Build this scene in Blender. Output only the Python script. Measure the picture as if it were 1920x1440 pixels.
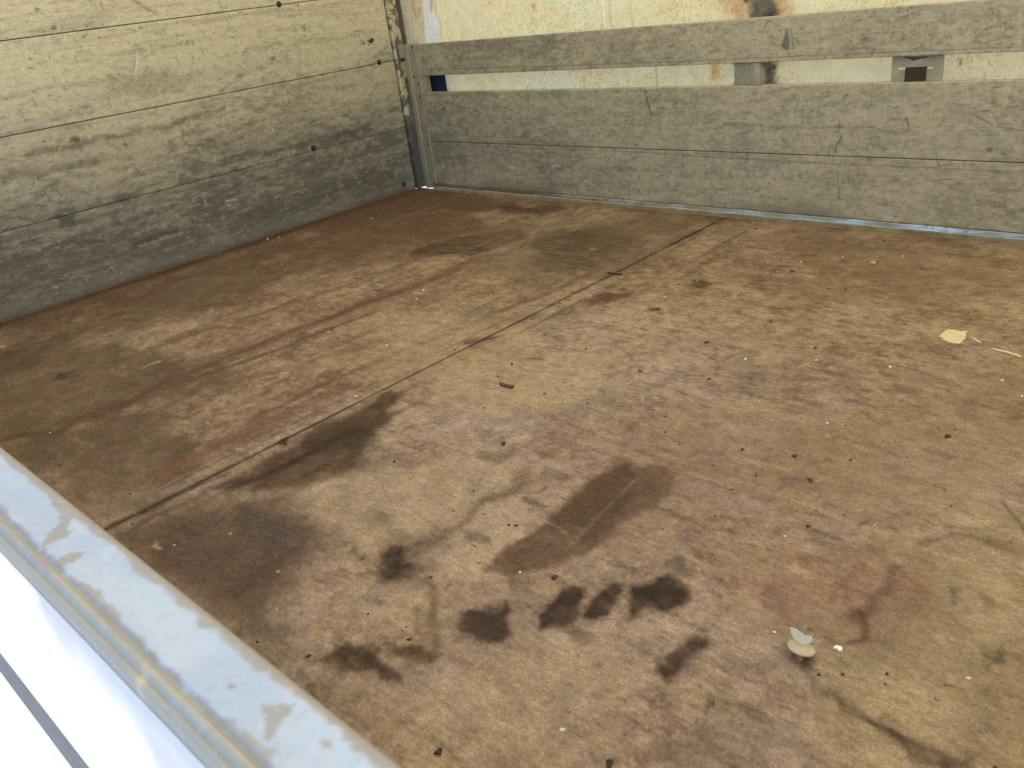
import bpy, bmesh, math, random
import numpy as np
from mathutils import Matrix, Vector

for o in list(bpy.data.objects):
    bpy.data.objects.remove(o)
SC = bpy.context.scene
COL = SC.collection
random.seed(4)

# ------------------------------------------------------------------ camera
ROT = np.array([[0.7212165, 0.68165981, -0.12323419],
                [0.21177698, -0.38635873, -0.89770677],
                [-0.65954323, 0.62134277, -0.42300815]])      # world -> camera (x right, y down, z forward)
CAM = np.array([2.97378375, -2.4076937, 0.7655981])
FOC = 1598.73
cd = bpy.data.cameras.new('camera')
cam = bpy.data.objects.new('camera', cd)
COL.objects.link(cam)
Rb = np.diag([1., -1., -1.]) @ ROT
M = Matrix([list(r) for r in Rb.T]).to_4x4()
M.translation = Vector(CAM)
cam.matrix_world = M
cd.sensor_width = 36.0
cd.lens = 36.0 * FOC / 1920.0
cd.clip_start = 0.02
cd.clip_end = 500
cd.dof.use_dof = True
cd.dof.focus_distance = 1.75
cd.dof.aperture_fstop = 10.0
SC.camera = cam

# ------------------------------------------------------------------ world, sun, exposure
SUN_EL, SUN_AZ = math.radians(60), math.radians(118)
w = bpy.data.worlds.new("World")
SC.world = w
w.use_nodes = True
nt = w.node_tree
sky = nt.nodes.new('ShaderNodeTexSky')
sky.sky_type = 'NISHITA'
sky.sun_disc = False
sky.sun_elevation = SUN_EL
sky.sun_rotation = SUN_AZ
nt.links.new(sky.outputs[0], nt.nodes['Background'].inputs[0])
nt.nodes['Background'].inputs[1].default_value = 0.15
ld = bpy.data.lights.new('sun', 'SUN')
ld.energy = 5.0
ld.angle = math.radians(0.5)
ld.color = (1.0, 0.965, 0.91)
sun = bpy.data.objects.new('sun', ld)
COL.objects.link(sun)
sdir = Vector((math.cos(SUN_EL) * math.sin(SUN_AZ), math.cos(SUN_EL) * math.cos(SUN_AZ), math.sin(SUN_EL)))
sun.rotation_euler = sdir.to_track_quat('Z', 'Y').to_euler()
sun.location = sdir * 20
SC.view_settings.view_transform = 'Standard'
SC.view_settings.look = 'None'
SC.view_settings.exposure = 1.1
SC.view_settings.gamma = 1.0
SC.cycles.max_bounces = 10
SC.cycles.diffuse_bounces = 6


# ------------------------------------------------------------------ noise and painting helpers (numpy)
TBL = np.random.RandomState(11).rand(6, 256, 256)


def vn(x, y, s=0):
    t = TBL[s % 6]
    x = x + 17.31 * s
    y = y + 9.77 * s
    xf = np.floor(x)
    yf = np.floor(y)
    xi = xf.astype(np.int64) & 255
    yi = yf.astype(np.int64) & 255
    fx = x - xf
    fy = y - yf
    fx = fx * fx * (3 - 2 * fx)
    fy = fy * fy * (3 - 2 * fy)
    x1 = (xi + 1) & 255
    y1 = (yi + 1) & 255
    return (t[xi, yi] * (1 - fx) + t[x1, yi] * fx) * (1 - fy) + (t[xi, y1] * (1 - fx) + t[x1, y1] * fx) * fy


def fbm(x, y, o=4, s=0, g=0.5):
    a, v, n, f = 1.0, 0.0, 0.0, 1.0
    for k in range(o):
        v = v + a * vn(x * f, y * f, s + k)
        n += a
        a *= g
        f *= 2.03
    return v / n


def sm(a, b, x):
    t = np.clip((x - a) / (b - a), 0, 1)
    return t * t * (3 - 2 * t)


def mix(c, d, m):
    m = m[:, None]
    return c * (1 - m) + np.asarray(d) * m


def seg_dist(px, py, pts):
    d = np.full(px.shape, 1e9)
    for (ax, ay), (bx, by) in zip(pts[:-1], pts[1:]):
        ex, ey = bx - ax, by - ay
        l2 = ex * ex + ey * ey + 1e-12
        t = np.clip(((px - ax) * ex + (py - ay) * ey) / l2, 0, 1)
        d = np.minimum(d, np.hypot(px - ax - t * ex, py - ay - t * ey))
    return d


def poly_sd(px, py, pts):
    d = seg_dist(px, py, pts + [pts[0]])
    ins = np.zeros(px.shape, bool)
    n = len(pts)
    for i in range(n):
        ax, ay = pts[i]
        bx, by = pts[(i + 1) % n]
        c = (ay > py) != (by > py)
        xx = (bx - ax) * (py - ay) / ((by - ay) if abs(by - ay) > 1e-9 else 1e-9) + ax
        ins ^= c & (px < xx)
    return np.where(ins, -d, d)


def box_idx(U, V, pts, pad):
    p = np.array(pts)
    return np.nonzero((U > p[:, 0].min() - pad) & (U < p[:, 0].max() + pad) & (V > p[:, 1].min() - pad) & (V < p[:, 1].max() + pad))[0]


def blob(col, U, V, pts, colour, amt, soft=0.02, warp=0.02, ws=14., seed=0, rim=0.0, wet=None, tex=0.35, tsc=(18., 18.)):
    """a stain: polygon with a noisy outline, optional darker tide rim"""
    ii = box_idx(U, V, pts, soft * 2 + warp)
    if not len(ii):
        return
    u, v = U[ii], V[ii]
    wu = u + warp * 2 * (fbm(u * ws, v * ws, 4, seed) - .5) * 1.6
    wv = v + warp * 2 * (fbm(u * ws + 31, v * ws + 7, 4, seed + 2) - .5) * 1.6
    wu = wu + warp * 1.1 * (fbm(u * ws * 5 + 3, v * ws * 5, 3, seed + 1) - .5)
    wv = wv + warp * 1.1 * (fbm(u * ws * 5 + 13, v * ws * 5 + 5, 3, seed + 3) - .5)
    sd = poly_sd(wu, wv, pts)
    m = sm(soft, -soft, sd)
    if rim:
        m = m * (1 - rim) + rim * np.exp(-(sd / (soft * .9)) ** 2) * 1.1
    tx = (fbm(u * tsc[0] * 1.6, v * tsc[1] * 1.6, 5, seed + 1, .65) - .5) * 1.7 + .5
    m = np.clip(m * amt * (1 - tex + 2 * tex * tx), 0, 1)
    col[ii] = mix(col[ii], colour, m)
    if wet is not None:
        wet[ii] = np.maximum(wet[ii], m)


def stroke(col, U, V, pts, width, colour, amt, warp=0.0, ws=20., seed=0, tex=0.5, tsc=(25., 25.)):
    ii = box_idx(U, V, pts, width * 2.5 + warp * 2)
    if not len(ii):
        return
    u, v = U[ii], V[ii]
    if warp:
        wu = u + warp * 3 * (fbm(u * ws, v * ws, 4, seed) - .5)
        wv = v + warp * 3 * (fbm(u * ws + 31, v * ws + 7, 4, seed + 2) - .5)
    else:
        wu, wv = u, v
    d = seg_dist(wu, wv, pts)
    m = np.exp(-(d / width) ** 2) * amt
    m = np.clip(m * (1 - tex + 2 * tex * fbm(u * tsc[0], v * tsc[1], 3, seed + 1)), 0, 1)
    col[ii] = mix(col[ii], colour, m)


# photograph (1920 x 1440) -> a place on a known plane of the truck body
def ray(px, py):
    r = ROT.T @ np.array([px - 960., py - 720., FOC])
    return r


def fl(px, py, z=0.0):
    r = ray(px, py)
    t = (z - CAM[2]) / r[2]
    p = CAM + t * r
    return (float(p[0]), float(p[1]))


def bw(px, py, y=0.0):
    r = ray(px, py)
    t = (y - CAM[1]) / r[1]
    p = CAM + t * r
    return (float(p[0]), float(p[2]))


def lw(px, py, x=0.0):
    r = ray(px, py)
    t = (x - CAM[0]) / r[0]
    p = CAM + t * r
    return (float(p[1]), float(p[2]))


# ------------------------------------------------------------------ object helpers
def link(name, me, mat=None, parent=None, loc=None):
    o = bpy.data.objects.new(name, me)
    COL.objects.link(o)
    if mat is not None and me is not None:
        me.materials.append(mat)
    if loc is not None:
        o.location = loc
    if parent is not None:
        o.parent = parent
    return o


def tag(o, label=None, cat=None, group=None, kind=None):
    if label:
        o['label'] = label
    if cat:
        o['category'] = cat
    if group:
        o['group'] = group
    if kind:
        o['kind'] = kind
    return o


def empty(name, loc, label=None, cat=None, group=None, kind=None):
    o = bpy.data.objects.new(name, None)
    o.empty_display_size = .05
    o.location = loc
    COL.objects.link(o)
    return tag(o, label, cat, group, kind)


def mesh_np(name, V, F, col=None, rgh=None, smooth=True):
    me = bpy.data.meshes.new(name)
    V = np.asarray(V, np.float32)
    F = np.asarray(F, np.int32)
    me.vertices.add(len(V))
    me.vertices.foreach_set('co', V.ravel())
    k = F.shape[1]
    me.loops.add(F.size)
    me.loops.foreach_set('vertex_index', F.ravel())
    me.polygons.add(len(F))
    me.polygons.foreach_set('loop_start', np.arange(0, F.size, k, dtype=np.int32))
    me.polygons.foreach_set('use_smooth', np.full(len(F), smooth, bool))
    me.update(calc_edges=True)
    if col is not None:
        a = me.attributes.new('Paint', 'FLOAT_COLOR', 'POINT')
        c = np.ones((len(V), 4), np.float32)
        c[:, :3] = np.clip(col, 0, 1)
        a.data.foreach_set('color', c.ravel())
    if rgh is not None:
        a = me.attributes.new('Gloss', 'FLOAT', 'POINT')
        a.data.foreach_set('value', np.asarray(rgh, np.float32))
    return me


def grid_faces(n, m):
    i = np.arange((n - 1) * (m - 1))
    r, c = i // (m - 1), i % (m - 1)
    a = r * m + c
    return np.stack([a, a + 1, a + m + 1, a + m], 1)


def bm_mesh(name, bm, smooth=False):
    me = bpy.data.meshes.new(name)
    bmesh.ops.recalc_face_normals(bm, faces=bm.faces)
    bm.to_mesh(me)
    bm.free()
    if smooth:
        for p in me.polygons:
            p.use_smooth = True
    return me


def add_box(bm, x0, x1, y0, y1, z0, z1, bev=0.0):
    r = bmesh.ops.create_cube(bm, size=1.0, matrix=Matrix.Translation(((x0 + x1) / 2, (y0 + y1) / 2, (z0 + z1) / 2)) @ Matrix.Diagonal((x1 - x0, y1 - y0, z1 - z0, 1)))
    if bev:
        es = list({e for v in r['verts'] for e in v.link_edges})
        bmesh.ops.bevel(bm, geom=es, offset=bev, segments=2, profile=.6, affect='EDGES')


def box_obj(name, mat, b, parent=None, off=(0, 0, 0), bev=0.002):
    bm = bmesh.new()
    add_box(bm, *b, bev=bev)
    bmesh.ops.translate(bm, verts=bm.verts, vec=[-c for c in off])
    return link(name, bm_mesh(name, bm), mat, parent)


def prism(name, mat, pts, axis, a0, a1, parent=None, off=(0, 0, 0), smooth=False, steps=1):
    """closed 2-D outline extruded along an axis: 'x' (y,z), 'y' (x,z), 'z' (x,y)"""
    bm = bmesh.new()
    rings = []
    for k in range(steps + 1):
        t = a0 + (a1 - a0) * k / steps
        ring = []
        for p, q in pts:
            co = {'x': (t, p, q), 'y': (p, t, q), 'z': (p, q, t)}[axis]
            ring.append(bm.verts.new([c - o for c, o in zip(co, off)]))
        rings.append(ring)
    n = len(pts)
    for k in range(steps):
        for i in range(n):
            bm.faces.new([rings[k][i], rings[k][(i + 1) % n], rings[k + 1][(i + 1) % n], rings[k + 1][i]])
    bm.faces.new(rings[0])
    bm.faces.new(rings[-1][::-1])
    return link(name, bm_mesh(name, bm, smooth), mat, parent)


# ------------------------------------------------------------------ materials
def nodes_of(name):
    m = bpy.data.materials.new(name)
    m.use_nodes = True
    n = m.node_tree
    b = n.nodes['Principled BSDF']
    return m, n, b


def tex_coord(n, scale):
    t = n.nodes.new('ShaderNodeTexCoord')
    mp = n.nodes.new('ShaderNodeMapping')
    mp.inputs['Scale'].default_value = scale
    n.links.new(t.outputs['Object'], mp.inputs[0])
    return mp


def noise(n, scale, sc=1.0, det=4.0, rough=.6):
    mp = tex_coord(n, scale)
    t = n.nodes.new('ShaderNodeTexNoise')
    t.inputs['Scale'].default_value = sc
    t.inputs['Detail'].default_value = det
    t.inputs['Roughness'].default_value = rough
    n.links.new(mp.outputs[0], t.inputs['Vector'])
    return t


def ramp(n, src, lo, hi, a, b):
    r = n.nodes.new('ShaderNodeMapRange')
    r.inputs[1].default_value = lo
    r.inputs[2].default_value = hi
    r.inputs[3].default_value = a
    r.inputs[4].default_value = b
    n.links.new(src, r.inputs[0])
    return r.outputs[0]


def mul(n, col, fac):
    m = n.nodes.new('ShaderNodeVectorMath')
    m.operation = 'SCALE'
    n.links.new(col, m.inputs[0])
    n.links.new(fac, m.inputs['Scale'])
    return m.outputs[0]


def math2(n, op, a, b):
    m = n.nodes.new('ShaderNodeMath')
    m.operation = op
    for i, v in enumerate((a, b)):
        if isinstance(v, (int, float)):
            m.inputs[i].default_value = v
        else:
            n.links.new(v, m.inputs[i])
    return m.outputs[0]


def painted(name, fine=((300, 300, 300), (700, 700, 700)), contrast=.25, rough=(.5, .75), metal=0.0, bump=.15, dist=.001, spec=.4, gloss=False):
    """base colour from the painted wear attribute, broken up by fine procedural grain"""
    m, n, b = nodes_of(name)
    at = n.nodes.new('ShaderNodeAttribute')
    at.attribute_name = 'Paint'
    f1 = noise(n, fine[0], 1, 5, .7)
    f2 = noise(n, fine[1], 1, 3, .6)
    k1 = ramp(n, f1.outputs[0], .25, .75, 1 - contrast, 1 + contrast)
    k2 = ramp(n, f2.outputs[0], .25, .75, 1 - contrast * .6, 1 + contrast * .6)
    k = math2(n, 'MULTIPLY', k1, k2)
    n.links.new(mul(n, at.outputs['Color'], k), b.inputs['Base Color'])
    r = ramp(n, f1.outputs[0], .2, .8, rough[0], rough[1])
    if gloss:
        ga = n.nodes.new('ShaderNodeAttribute')
        ga.attribute_name = 'Gloss'
        r = math2(n, 'SUBTRACT', r, ga.outputs['Fac'])
    n.links.new(r, b.inputs['Roughness'])
    b.inputs['Metallic'].default_value = metal
    b.inputs['Specular IOR Level'].default_value = spec
    bp = n.nodes.new('ShaderNodeBump')
    bp.inputs['Strength'].default_value = bump
    bp.inputs['Distance'].default_value = dist
    n.links.new(math2(n, 'ADD', f1.outputs[0], f2.outputs[0]), bp.inputs['Height'])
    n.links.new(bp.outputs[0], b.inputs['Normal'])
    return m


def plain(name, c, c2=None, scale=60, rough=.6, metal=0.0, bump=.2, spec=.4, lo=.35, hi=.65, stretch=(1, 1, 1)):
    m, n, b = nodes_of(name)
    t = noise(n, tuple(scale * s for s in stretch), 1, 6, .65)
    mx = n.nodes.new('ShaderNodeMix')
    mx.data_type = 'RGBA'
    mx.inputs['A'].default_value = (*c, 1)
    mx.inputs['B'].default_value = (*(c2 or [v * .6 for v in c]), 1)
    n.links.new(ramp(n, t.outputs[0], lo, hi, 0, 1), mx.inputs['Factor'])
    n.links.new(mx.outputs['Result'], b.inputs['Base Color'])
    b.inputs['Roughness'].default_value = rough
    b.inputs['Metallic'].default_value = metal
    b.inputs['Specular IOR Level'].default_value = spec
    bp = n.nodes.new('ShaderNodeBump')
    bp.inputs['Strength'].default_value = bump
    bp.inputs['Distance'].default_value = .001
    n.links.new(t.outputs[0], bp.inputs['Height'])
    n.links.new(bp.outputs[0], b.inputs['Normal'])
    return m


def tarp_mat(name, use_attr=True, base=(.74, .66, .42), trans=.55, speck=.5):
    m, n, b = nodes_of(name)
    n.nodes.remove(b)
    out = n.nodes['Material Output']
    if use_attr:
        at = n.nodes.new('ShaderNodeAttribute')
        at.attribute_name = 'Paint'
        colr = at.outputs['Color']
    else:
        rgb = n.nodes.new('ShaderNodeRGB')
        rgb.outputs[0].default_value = (*base, 1)
        colr = rgb.outputs[0]
    # mildew specks
    mp = tex_coord(n, (120, 120, 120))
    vo = n.nodes.new('ShaderNodeTexVoronoi')
    vo.inputs['Scale'].default_value = 1
    wn = n.nodes.new('ShaderNodeTexNoise')
    wn.inputs['Scale'].default_value = 1.7
    n.links.new(mp.outputs[0], wn.inputs['Vector'])
    av = n.nodes.new('ShaderNodeVectorMath')
    av.operation = 'ADD'
    n.links.new(mp.outputs[0], av.inputs[0])
    n.links.new(wn.outputs['Color'], av.inputs[1])
    n.links.new(av.outputs[0], vo.inputs['Vector'])
    big = noise(n, (5, 5, 5), 1, 3, .6)
    thr = ramp(n, big.outputs[0], .35, .65, .30, .62)
    sx = n.nodes.new('ShaderNodeSeparateColor')
    n.links.new(vo.outputs['Color'], sx.inputs[0])
    thr2 = math2(n, 'MULTIPLY', thr, ramp(n, sx.outputs[0], 0, 1, .3, 1.3))
    dd = math2(n, 'SUBTRACT', thr2, vo.outputs['Distance'])
    sp = ramp(n, dd, -.08, .26, 1.0, 1 - speck)
    mot = noise(n, (22, 22, 22), 1, 5, .7)
    tint = n.nodes.new('ShaderNodeMix')
    tint.data_type = 'RGBA'
    tint.inputs['A'].default_value = (.87, .77, .56, 1)
    tint.inputs['B'].default_value = (1, 1, 1, 1)
    n.links.new(ramp(n, sp, 1 - speck, 1.0, 0, 1), tint.inputs['Factor'])
    tm = n.nodes.new('ShaderNodeVectorMath')
    tm.operation = 'MULTIPLY'
    n.links.new(colr, tm.inputs[0])
    n.links.new(tint.outputs['Result'], tm.inputs[1])
    k = ramp(n, mot.outputs[0], .25, .75, .88, 1.08)
    c = mul(n, tm.outputs[0], k)
    d = n.nodes.new('ShaderNodeBsdfDiffuse')
    t = n.nodes.new('ShaderNodeBsdfTranslucent')
    n.links.new(c, d.inputs[0])
    n.links.new(c, t.inputs[0])
    mx = n.nodes.new('ShaderNodeMixShader')
    mx.inputs[0].default_value = trans
    n.links.new(d.outputs[0], mx.inputs[1])
    n.links.new(t.outputs[0], mx.inputs[2])
    n.links.new(mx.outputs[0], out.inputs[0])
    return m


def layered(name, layers, rough, metal, spec, bump, dist, base_fine):
    """painted attribute x several full-resolution procedural wear layers (scale, lo, hi, factor at lo, factor at hi)"""
    m, n, b = nodes_of(name)
    at = n.nodes.new('ShaderNodeAttribute')
    at.attribute_name = 'Paint'
    k = None
    hs = None
    for scl, det, ro, lo, hi, f0, f1 in layers:
        t = noise(n, scl, 1, det, ro)
        v = ramp(n, t.outputs[0], lo, hi, f0, f1)
        k = v if k is None else math2(n, 'MULTIPLY', k, v)
        hs = t.outputs[0] if hs is None else math2(n, 'ADD', hs, t.outputs[0])
    n.links.new(mul(n, at.outputs['Color'], k), b.inputs['Base Color'])
    rn = noise(n, base_fine, 1, 4, .6)
    n.links.new(ramp(n, rn.outputs[0], .25, .75, *rough), b.inputs['Roughness'])
    b.inputs['Metallic'].default_value = metal
    b.inputs['Specular IOR Level'].default_value = spec
    bp = n.nodes.new('ShaderNodeBump')
    bp.inputs['Strength'].default_value = bump
    bp.inputs['Distance'].default_value = dist
    n.links.new(hs, bp.inputs['Height'])
    n.links.new(bp.outputs[0], b.inputs['Normal'])
    return m


M_FLOOR = layered('stained_plywood', [
    ((24, 30, 24), 9, .78, .32, .68, .74, 1.24),
    ((40, 150, 40), 6, .72, .30, .70, .82, 1.18),
    ((330, 330, 330), 4, .7, .30, .70, .66, 1.32),
    ((110, 130, 110), 5, .75, .32, .68, .78, 1.22),
    ((150, 420, 150), 2, .5, .68, .73, 1.0, .50),
    ((60, 420, 60), 3, .6, .66, .71, 1.0, .66),
    ((420, 60, 420), 3, .6, .68, .73, 1.0, .70),
    ((260, 260, 260), 2, .5, .71, .74, 1.0, .40),
    ((70, 90, 70), 4, .6, .66, .72, 1.0, 1.28),
    ((240, 210, 240), 2, .5, .71, .76, 1.0, 1.5)], (.62, .85), 0, .18, .35, .0010, (40, 60, 40))
ALU_LAYERS = [
    ((7, 7, 130), 8, .74, .30, .70, .92, 1.08),
    ((40, 40, 60), 8, .80, .30, .70, .78, 1.20),
    ((190, 190, 210), 4, .7, .30, .70, .82, 1.16),
    ((70, 70, 800), 4, .65, .30, .70, .90, 1.10),
    ((22, 22, 380), 3, .6, .655, .70, 1.0, .62),
    ((45, 45, 260), 2, .5, .68, .72, 1.0, .50),
    ((330, 330, 50), 2, .5, .68, .73, 1.0, .58),
    ((150, 150, 190), 2, .5, .71, .74, 1.0, .42),
    ((130, 130, 150), 2, .5, .72, .76, 1.0, 1.45),
    ((28, 28, 420), 3, .55, .69, .74, 1.0, 1.35)]
M_ALU = layered('weathered_aluminium', ALU_LAYERS, (.42, .65), .15, .45, .15, .0005, (30, 30, 90))
M_ALU_L = M_ALU
M_RAIL = painted('flaking_rail_coating', ((130, 130, 130), (500, 500, 500)), .05, (.45, .6), 0, .15, .0006, .45)
M_POST = painted('peeling_post_paint', ((200, 200, 200), (600, 600, 600)), .12, (.65, .85), 0, .3, .001, .2)
M_CHAN = plain('grey_channel_metal', (.30, .285, .22), (.20, .185, .14), 40, .5, .2, .1, stretch=(1, 1, .25))
M_SILL = plain('tan_dirty_sill', (.30, .25, .15), (.17, .13, .075), 45, .7, 0, .2, stretch=(.5, 1, 1))
M_BRIGHT = painted('worn_bright_edge', ((60, 200, 200), (400, 400, 400)), .1, (.12, .3), .9, .1, .0005, .5)
M_RUST = plain('rusty_screw', (.055, .022, .014), (.018, .010, .008), 400, .85, 0, .6)
M_DARK = plain('dark_slot', (.02, .017, .014), None, 80, .9)
M_BLACKC0 = plain('black_grease', (.035, .035, .036), (.075, .07, .062), 160, .6, 0, .3)
M_RIVET = plain('dark_rivet', (.09, .08, .06), (.04, .035, .03), 300, .6, .3)
M_SHEET = tarp_mat('yellowed_tarpaulin', True, trans=.40, speck=.24)
M_ROOF = tarp_mat('yellowed_tarpaulin_roof', False, (.80, .725, .50), .60, .3)
M_ROLL = plain('shade_roll_canvas', (.55, .52, .44), (.42, .40, .33), 20, .7)
M_STRAP = plain('blue_webbing', (.006, .016, .075), (.003, .009, .045), 90, .7, 0, .4)
M_BSTRAP = plain('dark_webbing', (.045, .036, .028), (.022, .018, .014), 120, .85, 0, .5)
M_PLATE = plain('bracket_metal', (.36, .33, .26), (.27, .25, .19), 30, .5, .25, .1)
M_WHITE = plain('white_side_paint', (.60, .625, .66), (.54, .565, .60), 12, .3, 0, .05)
M_EDGE = plain('grey_edge_profile', (.085, .095, .115), (.065, .072, .088), 25, .6, 0, .1)
M_CONC = plain('pale_concrete', (.33, .33, .325), (.26, .26, .257), 6, .85, 0, .3)
M_UNDER = plain('dark_underframe', (.03, .03, .03), None, 20, .7)

# ------------------------------------------------------------------ ground
n = 24
gx = np.linspace(-1, 1, n)
gx = np.sign(gx) * np.abs(gx) ** 2.2 * 120
GX, GY = np.meshgrid(gx, gx, indexing='ij')
V = np.stack([GX.ravel(), GY.ravel(), np.full(GX.size, -1.05)], 1)
tag(link('ground', mesh_np('ground', V, grid_faces(n, n)), M_CONC), 'pale sunlit concrete ground beside the truck', None, None, 'structure')

# ------------------------------------------------------------------ cargo floor (two plywood sheets in view, a third beyond the frame)
PALE = np.array([.318, .245, .165])
TAN = np.array([.228, .166, .111])
MID = np.array([.150, .098, .064])
DARK = np.array([.040, .026, .018])
RED = np.array([.120, .064, .044])
GREY = np.array([.105, .088, .072])
OLIVE = np.array([.218, .172, .106])
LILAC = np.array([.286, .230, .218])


def P(*pts):
    return [fl(*p) for p in pts]


def paint_floor(U, V):
    wx = U + .05 * (fbm(U * 4, V * 4, 3, 1) - .5)
    wy = V + .05 * (fbm(U * 4 + 9, V * 4 + 3, 3, 2) - .5)
    big = fbm(wx * 2.1, wy * 2.1, 4, 0)
    med = fbm(wx * 11, wy * 13, 5, 3, .65)
    fin = fbm(wx * 45, wy * 60, 4, 1, .7)
    gr = fbm(wx * 9, wy * 75, 4, 2, .6)
    gry = fbm(wx * 70, wy * 6, 4, 4, .6)
    left = sm(1.75, 1.35, U)
    gg = gr * (1 - .55 * left) + gry * .55 * left
    t = .28 * big + .30 * med + .24 * fin + .18 * gg
    col = mix(np.tile(MID, (len(U), 1)), TAN, sm(.36, .50, t))
    col = mix(col, PALE, sm(.46, .61, t) * .9)
    film = fbm(wx * 4 + 4, wy * 5 + 2, 6, 5, .68)
    col = mix(col, RED * 1.35, sm(.50, .66, film) * .45)
    sky_tint = sm(-.55, -1.30, V) * sm(3.15, 2.45, U) * sm(1.45, 1.75, U + .35 * sm(-1.4, -2., V))  # cool sky light on the near floor, blended into the colour
    col = mix(col, LILAC, sky_tint * (.45 + .45 * sm(.30, .58, fbm(U * 4, V * 4, 5, 1, .65))) * (.45 + .55 * sm(.36, .58, fbm(U * 16, V * 16, 4, 5, .65))))
    dash = fbm(wx * 26, wy * 150, 3, 1, .6)
    col = mix(col, PALE * 1.12, sm(.60, .74, dash) * .35)
    col = mix(col, MID * .7, sm(.60, .74, fbm(wx * 22 + 8, wy * 120, 3, 3, .6)) * .45)
    col = mix(col, MID * .75, sm(.58, .72, fbm(wx * 110 + 8, wy * 16, 3, 2, .6)) * .40 * left)
    mot = fbm(wx * 30 + 7, wy * 34, 5, 0, .7)
    col = mix(col, MID * .72, sm(.52, .68, mot) * .32)
    col = mix(col, PALE * 1.15, sm(.48, .34, mot) * .30)
    stip = fbm(wx * 80, wy * 80, 4, 3, .62)
    col = mix(col, MID * .62, sm(.56, .68, stip) * .45 * sm(.42, .62, fbm(U * 4 + 8, V * 4, 4, 2, .62)))
    col = mix(col, PALE * 1.12, sm(.58, .70, fbm(wx * 60 + 3, wy * 66, 4, 0, .62)) * .45)
    col = mix(col, GREY, sm(.54, .72, fbm(wx * 6 + 20, wy * 6, 6, 4, .68)) * .35)
    wet = np.zeros(len(U))

    def B(pts, c, a, soft=.02, warp=.025, ws=12., seed=0, rim=0., tex=.35, tsc=(18., 18.), w=True):
        if w and a >= .8:          # soaked-in halo round a wet stain
            c = np.asarray(c) * np.array([1.08, .95, .98])
            blob(col, U, V, P(*pts), np.asarray(c) * .6 + np.array([.085, .056, .037]), .62, soft * 2.6, warp * 1.5, ws, seed + 1, 0, None, .55, (30, 30))
            soft = soft * 1.15
            tex = max(tex, .28)
        blob(col, U, V, P(*pts), c, a, soft, warp, ws, seed, rim, wet if w else None, tex, tsc)

    def S(pts, wd, c, a, warp=.006, ws=25., seed=0, tex=.5, tsc=(25., 25.)):
        stroke(col, U, V, P(*pts), wd, c, a, warp, ws, seed, tex, tsc)
    # olive, greenish worn corner bottom right
    B([(1640, 1130), (1760, 1060), (1960, 1000), (2000, 1440), (1500, 1500), (1560, 1280)], OLIVE, .6, .06, .06, 5, 3, 0, .3, (6, 30), False)
    B([(1780, 1080), (1930, 1040), (1960, 1200), (1800, 1200)], np.array([.33, .262, .168]), .5, .05, .05, 8, 1, 0, .4, (8, 40), False)
    B([(1620, 1290), (1900, 1330), (1960, 1480), (1640, 1460)], np.array([.32, .252, .162]), .55, .03, .05, 8, 2, 0, .5, (8, 60), False)
    # reddish brown film left of the olive
    B([(1370, 1040), (1660, 1010), (1680, 1120), (1600, 1210), (1420, 1180)], RED * 1.5, .5, .05, .05, 7, 4, 0, .4, (20, 20), False)
    B([(1460, 820), (1900, 700), (1960, 900), (1700, 1000), (1480, 960)], np.array([.205, .145, .09]), .45, .06, .06, 6, 1, 0, .4, (12, 30), False)
    # darker band along the head board and the far side
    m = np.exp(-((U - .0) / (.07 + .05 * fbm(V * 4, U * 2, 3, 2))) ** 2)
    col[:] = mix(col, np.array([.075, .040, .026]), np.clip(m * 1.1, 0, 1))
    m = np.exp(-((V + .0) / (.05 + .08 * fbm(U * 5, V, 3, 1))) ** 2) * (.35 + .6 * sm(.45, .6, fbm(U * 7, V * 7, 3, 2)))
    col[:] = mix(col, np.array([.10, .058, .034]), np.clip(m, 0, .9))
    B([(760, 355), (900, 368), (1000, 395), (820, 400), (650, 420), (560, 440), (640, 395)], np.array([.095, .055, .034]), .75, .05, .05, 8, 2, 0, .4, (10, 40), False)
    B([(640, 420), (860, 395), (960, 430), (880, 475), (700, 500), (560, 500)], np.array([.12, .075, .045]), .6, .05, .06, 8, 3, 0, .5, (8, 40), False)
    B([(860, 445), (960, 432), (985, 448), (930, 470), (850, 482), (760, 478)], DARK * 1.1, .72, .018, .035, 14, 4, 0, .7, (8, 70))
    B([(905, 392), (960, 383), (1080, 388), (1010, 402)], DARK, .65, .012, .03, 12, 5, 0, .5, (8, 70))
    B([(985, 470), (1010, 440), (1120, 425), (1200, 445), (1160, 478), (1130, 500), (1080, 515), (1040, 500)], np.array([.040, .034, .026]), .79, .03, .045, 12, 1, 0, .75, (9, 60))
    B([(1080, 440), (1170, 440), (1150, 465), (1060, 470)], DARK, .45, .015, .03, 14, 0, 0, .6, (8, 80))
    B([(1200, 400), (1330, 408), (1260, 440), (1150, 455), (1110, 430)], np.array([.13, .09, .055]), .55, .03, .03, 10, 2, 0, .5, (8, 60), False)
    B([(1290, 527), (1310, 522), (1335, 530), (1320, 540), (1296, 538)], DARK * 1.3, .8, .008, .012, 20, 3, 0, .6, (10, 90))
    B([(1095, 565), (1130, 548), (1185, 552), (1150, 566), (1110, 572)], np.array([.09, .048, .03]), .85, .006, .015, 22, 4)
    B([(1040, 582), (1080, 572), (1075, 588), (1045, 594)], np.array([.10, .06, .038]), .7, .008, .012, 22, 5)
    B([(1218, 578), (1238, 576), (1238, 581), (1222, 582)], DARK, .8, .004, .006, 30, 1)
    B([(1510, 520), (1640, 505), (1760, 560), (1620, 580), (1480, 560)], np.array([.17, .125, .08]), .4, .04, .05, 8, 2, 0, .5, (9, 60), False)
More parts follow.
